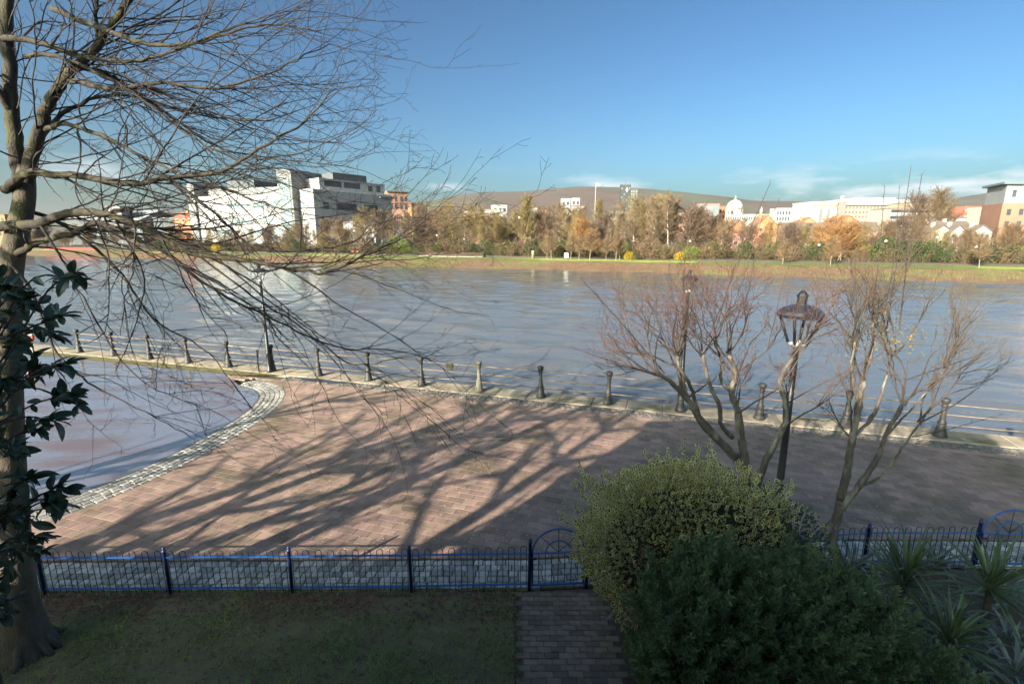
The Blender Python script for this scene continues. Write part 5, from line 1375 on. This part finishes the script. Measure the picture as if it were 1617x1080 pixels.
# low white units in front
Yq = 215; t = bld('low_building', 'low white flat roofed units behind the birches', 512, Yq); w = W(512, 592, Yq)
blk(t, 0, w * .35, 0, 10, 0, Z(371, Yq) + .5, c_cream, cop=c_grey); blk(t, w * .35, w * .6, 2, 12, 0, Z(352, Yq), c_white, 'tall_wall', c_grey); blk(t, w * .6, w, 0, 10, 0, Z(358, Yq), c_white, 'long_wall', c_dgrey)
for i in range(9): win(t, w * .03 + i * w * .037, 2.6, .9, 4, -.02)
for i in range(8): win(t, w * .64 + i * w * .045, 4.0, 1, 2, -.02)
# orange brick tower
Yq = 330; t = bld('brick_tower', 'tall orange brick building with dark overhanging roof', 586, Yq, R(22)); h = Z(304, Yq)
blk(t, 0, 12, 0, 16, 0, h, c_orange); blk(t, 12.0, 25, -.2, 16, 0, h + .8, c_brick, 'front'); blk(t, 11.3, 26, -1.5, 17, h + .8, h + 1.6, C('roof_edge', (0.12, 0.15, 0.17)), 'roof')
for r in range(4):
    for x in (14, 17.2, 20.6, 23.6): win(t, x, h - 3.5 - r * 5, 1.5, 3, -.24)
MB().box(-.05, 12, -.06, 0.1, h - 1.5, h + .6).build('fascia', C('fascia_pink', (0.5, 0.35, 0.3)), t)
for x in (18, 20, 22, 22.8): MB().lathe([(.25, h + 1.6), (.25, h + 4), (.5, h + 4.1), (.5, h + 4.8)], 8, (x, 8)).build('vent', c_dgrey, t)
# arched brick hall
Yq = 300; t = bld('brick_hall', 'dark brick hall with big round arched window', 619, Yq); w = W(619, 642, Yq); h = Z(334, Yq)
prof = [(0, 0, 0), (w, 0, 0), (w, 0, h * .85)] + [(w / 2 + w / 2 * math.cos(a), 0, h * .85 + w * .45 * math.sin(a)) for a in np.linspace(.15, 2.99, 9)] + [(0, 0, h * .85)]
MB().prism(prof, (0, 14, 0)).build('wall', c_brick, t)
MB().prism([(w * .2, -.15, 4), (w * .8, -.15, 4), (w * .8, -.15, h * .8)] + [(w / 2 + w * .3 * math.cos(a), -.15, h * .8 + w * .28 * math.sin(a)) for a in np.linspace(.2, 2.94, 7)] + [(w * .2, -.15, h * .8)], (0, .14, 0)).build('arched_window', mg, t)
for f in (.38, .5, .62): MB().box(w * f - .15, w * f + .15, -.3, -.13, 4, h * .95).build('mullion', c_brick, t)
Yq = 420; t = bld('brick_house', 'small orange brick block beyond the arched hall', 637, Yq); w = W(637, 652, Yq); blk(t, 0, w, 0, 10, 0, Z(322, Yq), c_orange, cop=c_brick); [win(t, w * f, Z(326, Yq), 1, 2, -.02) for f in (.3, .7)]
t = bld('office_building', 'brick office with a close grid of pale windows', 660, 290, R(6)); w = W(660, 712, 290); h = Z(338, 290)
blk(t, 0, w, 0, 14, 0, h, c_brick, cop=c_dgrey)
for r in range(4):
    for c in range(9): win(t, (c + .5) * w / 9, h - 2 - r * 3.2, w / 9 * .62, 1.8, -.02, M('pale_window', (0.42, 0.38, 0.35), (0.3, 0.27, 0.26), .3, .4))
t = bld('shed', 'pale grey pitched roof shed behind the birches', 640, 240); w = W(640, 668, 240); blk(t, 0, w, 0, 9, 0, Z(359, 240), c_grey); gable(t, 0, w, 0, 9, Z(359, 240), Z(350, 240), C('shed_roof', (0.55, 0.55, 0.56)), c_grey); win(t, w / 2, 3, 2.4, 3, -.02)
t = bld('low_building', 'dark grey low sheds with slate roof', 620, 250); w = W(618, 660, 250); blk(t, 0, w, 0, 9, 0, Z(361, 250), c_dgrey); gable(t, 0, w, 0, 9, Z(361, 250), Z(357, 250), c_slate, c_dgrey); [win(t, w * f, 3, 2, 2, -.02, mgl) for f in (.2, .5, .8)]
t = bld('brick_building', 'reddish brick building with white flat roof edge', 737, 300, R(12)); w = W(737, 775, 300); h = Z(336, 300)
blk(t, 0, w, 0, 14, 0, h, c_brick, cop=c_white, ch=.9)
for r in range(3):
    for c in range(6): win(t, (c + .5) * w / 6, h - 3 - 4 * r, 1.2, 2, -.02)
def plain(label, px0, px1, py, Y, mat, cop=None, rows=2, cols=4, rz=0, d=12, wm=None, ww=.5, name='building', wh=1.7):
    t = bld(name, label, px0, Y, rz); w = W(px0, px1, Y); h = Z(py, Y); blk(t, 0, w, 0, d, 0, h, mat, cop=cop, ch=.5 * Y / 300)
    st = max(3.4, Y / 90)
    for r in range(rows):
        for c in range(cols): win(t, (c + .5) * w / cols, h - st * .7 - r * st, w / cols * ww, min(st * .55, wh * Y / 300 + .4), -.02 * Y / 300, wm, depth=.1 * Y / 300)
    return t
plain('white rendered block on the skyline left of the tall olive tree', 779, 801, 325, 420, c_white, c_white, 1, 3, R(10))
plain('cream low block in front of the white skyline block', 765, 790, 332, 400, c_cream, c_grey, 1, 4)
plain('pale green roofed white hall on the skyline', 832, 848, 330, 520, c_white, C('green_roof', (0.35, 0.42, 0.36)), 1, 3)
plain('small red brick building beside the pale roofed hall', 848, 862, 332, 510, c_orange, c_tile, 1, 3)
plain('white upright block standing on the skyline below the hill', 886, 899, 315, 600, c_white, c_white, 2, 2)
plain('pale low block beside the white upright block', 876, 912, 331, 560, c_cream, c_grey, 1, 6)
plain('small white rooftop block below the mast', 902, 914, 314, 640, c_white, c_cream, 1, 2)
plain('cream terrace block with dark roof in the trees', 902, 922, 326, 480, c_cream, c_slate, 2, 4)
plain('long beige block with dark windows under the dark tower', 962, 1016, 334, 620, c_cream, c_slate, 1, 12)
plain('pink brick terrace seen between the birches', 1016, 1080, 338, 520, C('brick_rose', (0.42, 0.25, 0.20)), c_cream, 1, 12)
plain('red brown roofed low building left of the domed hall', 1080, 1118, 334, 560, c_brick, c_tile, 1, 8)
plain('flat roofed building with blue windows and red top', 1102, 1132, 323, 640, c_grey, C('red_parapet', (0.5, 0.2, 0.15)), 2, 5, wm=mgl)
plain('small red brick block against the green hillside', 1132, 1142, 327, 660, c_orange, c_brick, 2, 2)
# mast with flag
t = thing('flag_mast', 'tall thin white mast with a flag on the skyline', 'mast', (at(938, 375, 600).x, 600, 1)); h = Z(289, 600)
MB().lathe([(.5, 0), (.3, h)], 8).build('pole', c_white, t); MB().prism([(.2, 0, h - 4), (5, .8, h - 3.4), (5, .8, h - .6), (.2, 0, h - .3)], (0, .15, 0)).build('flag', C('flag_cloth', (0.5, 0.5, 0.55)), t)
# dark tower block
Yq = 700; t = bld('tower_block', 'dark glass tower block with pale frames and roof aerial', 977, Yq, R(-8)); w = W(977, 1003, Yq); h = Z(298, Yq)
ww_ = w * .58
blk(t, 0, ww_, 0, 18, 0, Z(293, Yq), C('tower_dark', (0.06, 0.065, 0.07)), cop=c_dgrey, ch=1.5); blk(t, ww_, w, .6, 18, 0, h, C('tower_grey', (0.09, 0.10, 0.105)), 'right_wing', c_dgrey, 1.2)
for r in range(14):
    for c in range(3): win(t, ww_ + (c + .5) * (w - ww_) / 3, h - 4 - r * 3.9, (w - ww_) / 3 * .6, 2.4, .55, M('pale_panel', (0.26, 0.26, 0.24)), depth=.3)
    for c in range(4): win(t, (c + .5) * ww_ / 4, Z(293, Yq) - 4 - r * 3.9, ww_ / 4 * .5, 1.6, -.05, mg if (r + c) % 3 else mgl, depth=.3)
zz = Z(300, Yq); MB().prism([(ww_ * .62, -.5, zz - 3.5), (ww_ * .76, -.5, zz), (ww_ * .62, -.5, zz + 3.5), (ww_ * .48, -.5, zz)], (0, .4, 0)).build('emblem', c_white, t)
MB().lathe([(.4, Z(293, Yq)), (.12, Z(284, Yq))], 6, (ww_ * .5, 8)).build('aerial', c_dgrey, t)
# domed city hall
Yq = 820; t = bld('domed_hall', 'pale stone hall with large green copper dome and corner turrets', 1128, Yq); w = W(1128, 1222, Yq); h = Z(340, Yq)
c_cop = C('copper_green', (0.42, 0.52, 0.47))
blk(t, 0, w, 0, 60, 0, h, c_stone, cop=c_stone, ch=1.6)
for c in range(26): win(t, (c + .5) * w / 26, h - 4.5, 1.3, 4, -.1, depth=.4)
dx = W(1128, 1166.5, Yq); r = W(1160, 1173, Yq) ; z0 = h + 1.4
MB().lathe([(r * 1.08, z0), (r * 1.08, z0 + 4), (r * .95, z0 + 4.2), (r * .95, z0 + 9.5), (r * 1.04, z0 + 9.8), (r * 1.04, z0 + 11)], 24, (dx, 25)).build('drum', c_stone, t)
for i in range(16):
    a = i * math.pi / 8; MB().lathe([(.45, z0 + 4.2), (.45, z0 + 9.6)], 6, (dx + r * 1.0 * math.cos(a), 25 + r * 1.0 * math.sin(a))).build('column', c_stone, t)
dm = MB().lathe([(r * .97 * math.cos(a), z0 + 11 + r * 1.0 * math.sin(a)) for a in np.linspace(0, 1.42, 10)], 24, (dx, 25)).build('dome', c_cop, t)
MB().lathe([(1.5, z0 + 10.9 + r), (1.4, z0 + 13 + r), (1.0, z0 + 14 + r), (.1, z0 + 18 + r)], 10, (dx, 25)).build('lantern', c_cop, dm)
for px in (1148, 1152, 1201):
    x = W(1128, px, Yq); MB().lathe([(2.6, h + 1), (2.6, h + 6.5), (2.9, h + 6.8), (2.4, h + 8.5), (1.4, h + 10), (.9, h + 11.5), (.08, h + 14)], 10, (x, 6)).build('turret', c_stone, t)
plain('long white building with flat roof right of the domed hall', 1222, 1284, 330, 760, c_white, c_white, 2, 14, d=20)
# white concrete block with tall strips and its long wing
Yq = 430; t = bld('concrete_block', 'big white concrete block with vertical grey strips and arcaded top floor', 1279, Yq, R(8)); w = W(1279, 1320, Yq); h = Z(320, Yq)
blk(t, 0, w, 0, 26, 0, h, c_white, cop=C('brownish_concrete', (0.55, 0.42, 0.36)), ch=.8)
for f in (.33, .66): MB().box(w * f - 1.4, w * f + 1.4, -.15, .05, 0, h - 5).build('strip', c_grey, t)
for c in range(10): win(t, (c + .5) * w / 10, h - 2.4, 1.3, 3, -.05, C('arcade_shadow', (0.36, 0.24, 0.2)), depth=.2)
blk(t, w, w + W(1320, 1338, Yq), 2, 26, 0, h + .6, C('brick_rose', (0, 0, 0)), 'brick_bay', c_cream)
for r in range(3):
    for c in range(4): win(t, w + 1.2 + c * 2.4, h - 3 - 4.4 * r, 1.3, 2.2, 1.93, mgl)
Yq = 460; t = bld('hospital_block', 'long pale stepped block with rows of windows behind the whips of the bare tree', 1322, Yq, R(4)); w = W(1322, 1452, Yq); h = Z(324, Yq)
blk(t, 0, w * .98, 0, 30, 0, h, c_cream); blk(t, 0, w, -1.5, 31, h, h + 1.2, c_white, 'cornice'); blk(t, w * .03, w * .9, 3, 28, h + 1.2, Z(316, Yq), c_white, 'upper_storey', c_white, .7); blk(t, w * .28, w * .75, 6, 26, Z(316, Yq) + .7, Z(312, Yq) + .5, c_white, 'roof_storey')
for r in range(4):
    for c in range(22):
        if not (c > 12 and r > 2): win(t, (c + .5) * w * .98 / 22, h - 2.2 - r * 4, 1.6, 1.9, -.03, mgl if r == 3 else M('tinted_window', (0.2, 0.15, 0.13)))
for c in range(24): win(t, w * .04 + (c + .5) * w * .85 / 24, (h + 1.2 + Z(316, Yq)) / 2, w / 24 * .5, 1.4, 2.97, mgl)
MB().lathe([(1.6, Z(316, Yq)), (1.6, Z(312, Yq) + 2)], 10, (w * .1, 10)).build('flue', c_white, t)
Yq = 380; t = bld('office_building', 'low office with long bands of white and dark glass', 1400, Yq, R(3)); w = W(1400, 1492, Yq); h = Z(330, Yq)
blk(t, 0, w, 0, 20, 0, h, c_cream, cop=c_slate)
for r in range(3): MB().box(.5, w * .8, -.2, .05, h - 2.6 - 4.6 * r, h - .6 - 4.6 * r).build('window_band', mg, t); MB().box(0, w * .82, -.3, -.05, h - 4.4 - 4.6 * r, h - 2.9 - 4.6 * r).build('spandrel', c_white, t)
blk(t, w * .84, w * .95, -2, 5, 0, h - 1, C('glass_green', (0.45, 0.52, 0.46)), 'stair'); blk(t, w * .4, w * 1.15, 6, 24, h + .5, h + 4.5, C('brown_top', (0.34, 0.26, 0.19)), 'upper_storey', c_slate)
plain('red brick office with white windows on the skyline', 1515, 1542, 327, 420, C('brick_red', (0.42, 0.13, 0.09)), c_brick, 2, 5, wm=c_white)
plain('cream block between the red office and the brick tower', 1541, 1566, 329, 400, c_cream, c_white, 2, 5, wm=C('cream_window', (0.7, 0.66, 0.6)))
plain('low white blocks behind the gabled houses', 1484, 1520, 345, 330, c_white, c_dgrey, 1, 7)
# right hand brick building with grey top storey
Yq = 175; t = bld('apartment_block', 'brick apartment block with grey metal clad top storey and blue edged roof', 1573, Yq, R(-24)); h = Z(321, Yq); zt = Z(291, Yq)
blk(t, 0, 12, 0, 16, 0, h, c_brick); blk(t, 12, 32, -1.0, 15, 0, h + .3, c_orange, 'front_wing'); blk(t, .3, 12, .3, 15, h, zt, C('clad_mid', (0.25, 0.265, 0.275)), 'top_storey'); blk(t, 11.7, 32, -.7, 14, h + .3, zt - .8, C('clad_light', (0.42, 0.42, 0.41)), 'top_wing')
MB().prism([(-1, -1, zt), (12.8, -1, zt - .7), (12.8, -1, zt - .1), (-1, -1, zt + .7)], (0, 17, 0)).build('roof', C('roof_blue', (0.12, 0.17, 0.19)), t); MB().box(11.5, 33, -2, 15, zt - .8, zt - .2).build('roof_wing', C('roof_blue', (0, 0, 0)), t)
for x in (2.6, 5.6, 8.6): win(t, x, (h + zt) / 2, 1.0, 2.6, .28, mg, frame=c_white)
for x in (2, 5.2, 8.4): win(t, x, h - 3, 1.1, 2, -.02, mg); win(t, x, h - 7, 1.1, 2, -.02, mg)
for x in (15, 19, 23, 27): [win(t, x, h - 3 - 4 * r, 1.4, 2, -1.02, mg) for r in range(3)]
# houses
def house(label, px0, px1, pe, pr_, Y, wall, roof, along='x', rz=0, d=8, wins=2, frame=None, name='house'):
    t = bld(name, label, px0, Y, rz); w = W(px0, px1, Y); he = Z(pe, Y); hr = Z(pr_, Y)
    blk(t, 0, w, 0, d, 0, he, wall); gable(t, 0, w, 0, d, he, hr, roof, wall, along)
    for c in range(wins):
        for z in (he - 1.3, he - 4.2):
            if z > 1: win(t, (c + .5) * w / wins, z, 1.1, 1.3, -.02, mg, frame=frame or c_white)
    MB().box(w * .3, w * .3 + .9, d * .4, d * .4 + .9, hr - 1.2, hr + 1.1).build('chimney', wall, t)
    MB().box(w * .62, w * .62 + 1, -.06, .05, 0, 2.1).build('door', c_dgrey, t)
    return t
house('pink brick bungalow with low white edged gable on the far bank', 1133, 1189, 378, 367, 168, c_pink, c_slate, 'y', R(-6), 9, 3)
house('orange brick house with steep tiled roof, left of the pair', 1150, 1182, 364, 347, 225, c_orange, c_slate, 'y', R(10), 10, 2)
house('orange brick gabled house behind the pink bungalow', 1192, 1224, 358, 340, 220, c_orange, c_tile, 'y', R(-8), 12, 2)
house('tiled house roof right of the orange gabled house', 1252, 1292, 360, 344, 235, c_orange, c_tile, 'y', R(-14), 12, 2)
house('orange gable rising over the brown terrace roof', 1318, 1352, 352, 341, 240, c_orange, c_tile, 'y', R(-6), 14, 2)
house('brown roofed terrace with white windows, left half', 1238, 1312, 366, 352, 215, C('brick_tan', (0.36, 0.22, 0.14)), c_slate, 'x', 0, 9, 8)
house('brown roofed terrace with white windows, right half', 1312, 1390, 365, 351, 218, C('brick_tan', (0, 0, 0)), c_slate, 'x', 0, 9, 8)
house('cream gabled house with white trim, first of the three', 1471, 1500, 367, 356, 165, c_cream, c_slate, 'y', R(-8), 9, 2)
house('white gabled house with white trim, middle of the three', 1500, 1522, 367, 356, 163, c_white, c_slate, 'y', R(-8), 9, 2)
house('grey cream gabled house beside the brick tower', 1534, 1562, 367, 356, 168, C('render_grey', (0.42, 0.38, 0.33)), c_slate, 'y', R(-8), 9, 2)
house('long slate roof behind the white gabled houses', 1482, 1528, 360, 350, 180, c_cream, c_slate, 'x', R(-8), 9, 3)
house('small red barrel roofed brick building by the white offices', 279, 312, 344, 335, 260, c_orange, C('roof_red', (0.35, 0.14, 0.10)), 'x', R(-10), 12, 3)
# grey sheds at the left
Yq = 330; t = bld('warehouse', 'long grey warehouse with ridged roof seen through the branches', 108, Yq, R(-10)); w = W(108, 246, Yq); h = Z(348, Yq)
blk(t, 0, w, 0, 30, 0, h, c_dgrey); gable(t, 0, w, 0, 30, h, Z(332, Yq), C('shed_grey', (0.26, 0.27, 0.28)), c_grey, 'x')
for c in range(8): win(t, (c + .5) * w / 8, h * .5, 4, 4, -.02, mgl)
blk(t, w * .62, w * .82, -3, 5, h * .6, Z(327, Yq), c_grey, 'plant_room')
plain('dark block at the end of the grey warehouse', 246, 278, 345, 320, c_dgrey, c_grey, 2, 4)
plain('orange brick block at the left behind the trunk', -20, 14, 340, 260, c_orange, c_brick, 3, 4)

# ================================================================== UNSEEN HOUSE BEHIND THE VIEW, GARAGE AND TREES, INVENTED TO CAST THE SHADOWS
HA = R(-19); HU = Vector((math.cos(HA), math.sin(HA), 0)); HN = Vector((-math.sin(HA), math.cos(HA), 0))
hs = thing('house', 'cream rendered house with tiled roof behind the garden whose shadow falls on the promenade', 'building', (0, -0.75, 0), HA)
RIDGE, EAVE, DEP = 9.15, 7.3, 8.0  # unseen house, roof heights shaped for where its shadow ends
m_hb = M('house_render', (0.72, 0.66, 0.56), (0.66, 0.60, 0.52), 3, 0.85, 0.3)  # kept pale to bounce light back into the garden
XL, XR = -7.5, 3.6
blk(hs, XL, XR, -DEP, -.05, 0, EAVE, m_hb)
gable(hs, XL, XR, -DEP, -.05, EAVE, RIDGE, c_tile, m_hb, 'x', over=.15)
MB().box(-1.4, 0.0, -DEP / 2 - .5, -DEP / 2 + .5, RIDGE - 1, RIDGE + .75).build('chimney', m_hb, hs)
for x in (-7, -4, -1.5, 2): [win(hs, x, z, 1.2, 1.4, -.03, mg, frame=c_white) for z in (1.6, 4.6)]
wg = thing('shade_garage', 'low cream rendered block with pitched roof beside the house', 'building', (0, -1.2, 0))  # invented low block, keeps the sun off lawn and fence
blk(wg, -23, -8.9, -3, 2.2, 0, 3.6, m_hb); gable(wg, -23, -8.9, -3, 2.2, 3.6, 5.1, c_tile, m_hb, 'x', over=.15)
for x in (-21, -17.5, -14): MB().box(x - 1.2, x + 1.2, 2.19, 2.26, 0, 2.2).build('garage_door', c_white, wg)
def side_tree(label, x, y, h, seed):  # unseen trees added for their shadow streaks on the paving
    random.seed(seed); t = thing('shadow_tree', label, 'tree', (x, y, 0), random.uniform(0, 6), 'bare trees beside the house')
    tr_, cr2 = [], []
    p = Vector((0, 0, -.05)); d = Vector((random.gauss(0, .06), random.gauss(0, .06), 1)); path = [p]; r = .026 * h
    for i in range(10):
        d = (d + rv(.06) + Vector((0, 0, .08))).normalized(); q = p + d * h / 10; tr_.append((p, q, r * (1 - .08 * i), r * (1 - .08 * (i + 1)))); p = q; path.append(q)
    for i in range(3, 11):
        for _ in range(3):
            a = random.uniform(0, 6.28); shoot(cr2, path[i], (math.cos(a), math.sin(a), .55), h * .36 * random.uniform(.6, 1.1), r * .35, 7, .12, (0, 0, .1), None, 2, .005, .6, .5, .6)
    seg_obj('trunk', tr_, 8, m_bark_left, t); seg_obj('crown', cr2, 4, m_twig_dark, t)
side_tree('bare garden tree beside the house, first of the row', -13.2, 2.2, 10, 1)
side_tree('bare garden tree beside the house, second of the row', -15.6, 1.0, 11, 2)
side_tree('bare garden tree beside the house, third of the row', -12.2, -0.4, 9, 3)
side_tree('bare garden tree beside the house, fourth of the row', -17.5, 3.8, 10, 4)

side_tree('bare garden tree at the corner of the house', -9.3, -0.6, 11, 8)
side_tree('bare garden tree in front of the garage block', -10.6, 3.6, 8, 12)
# ================================================================== HAZE
hz = MB().box(-9500, 9500, -120, 9300, -4, 520).build('haze', [])
hz['kind'] = 'stuff'; hz['label'] = 'thin pale haze over the river and the city'
hm = bpy.data.materials.new('haze_air'); hm.use_nodes = True; ht = hm.node_tree; ht.nodes.clear()
pv = ht.nodes.new('ShaderNodeVolumePrincipled'); pv.inputs['Color'].default_value = (0.88, 0.93, 1.0, 1); pv.inputs['Density'].default_value = 0.00003
pv.inputs['Anisotropy'].default_value = 0.2
ho = ht.nodes.new('ShaderNodeOutputMaterial'); ht.links.new(pv.outputs[0], ho.inputs['Volume'])
hz.data.materials.append(hm)
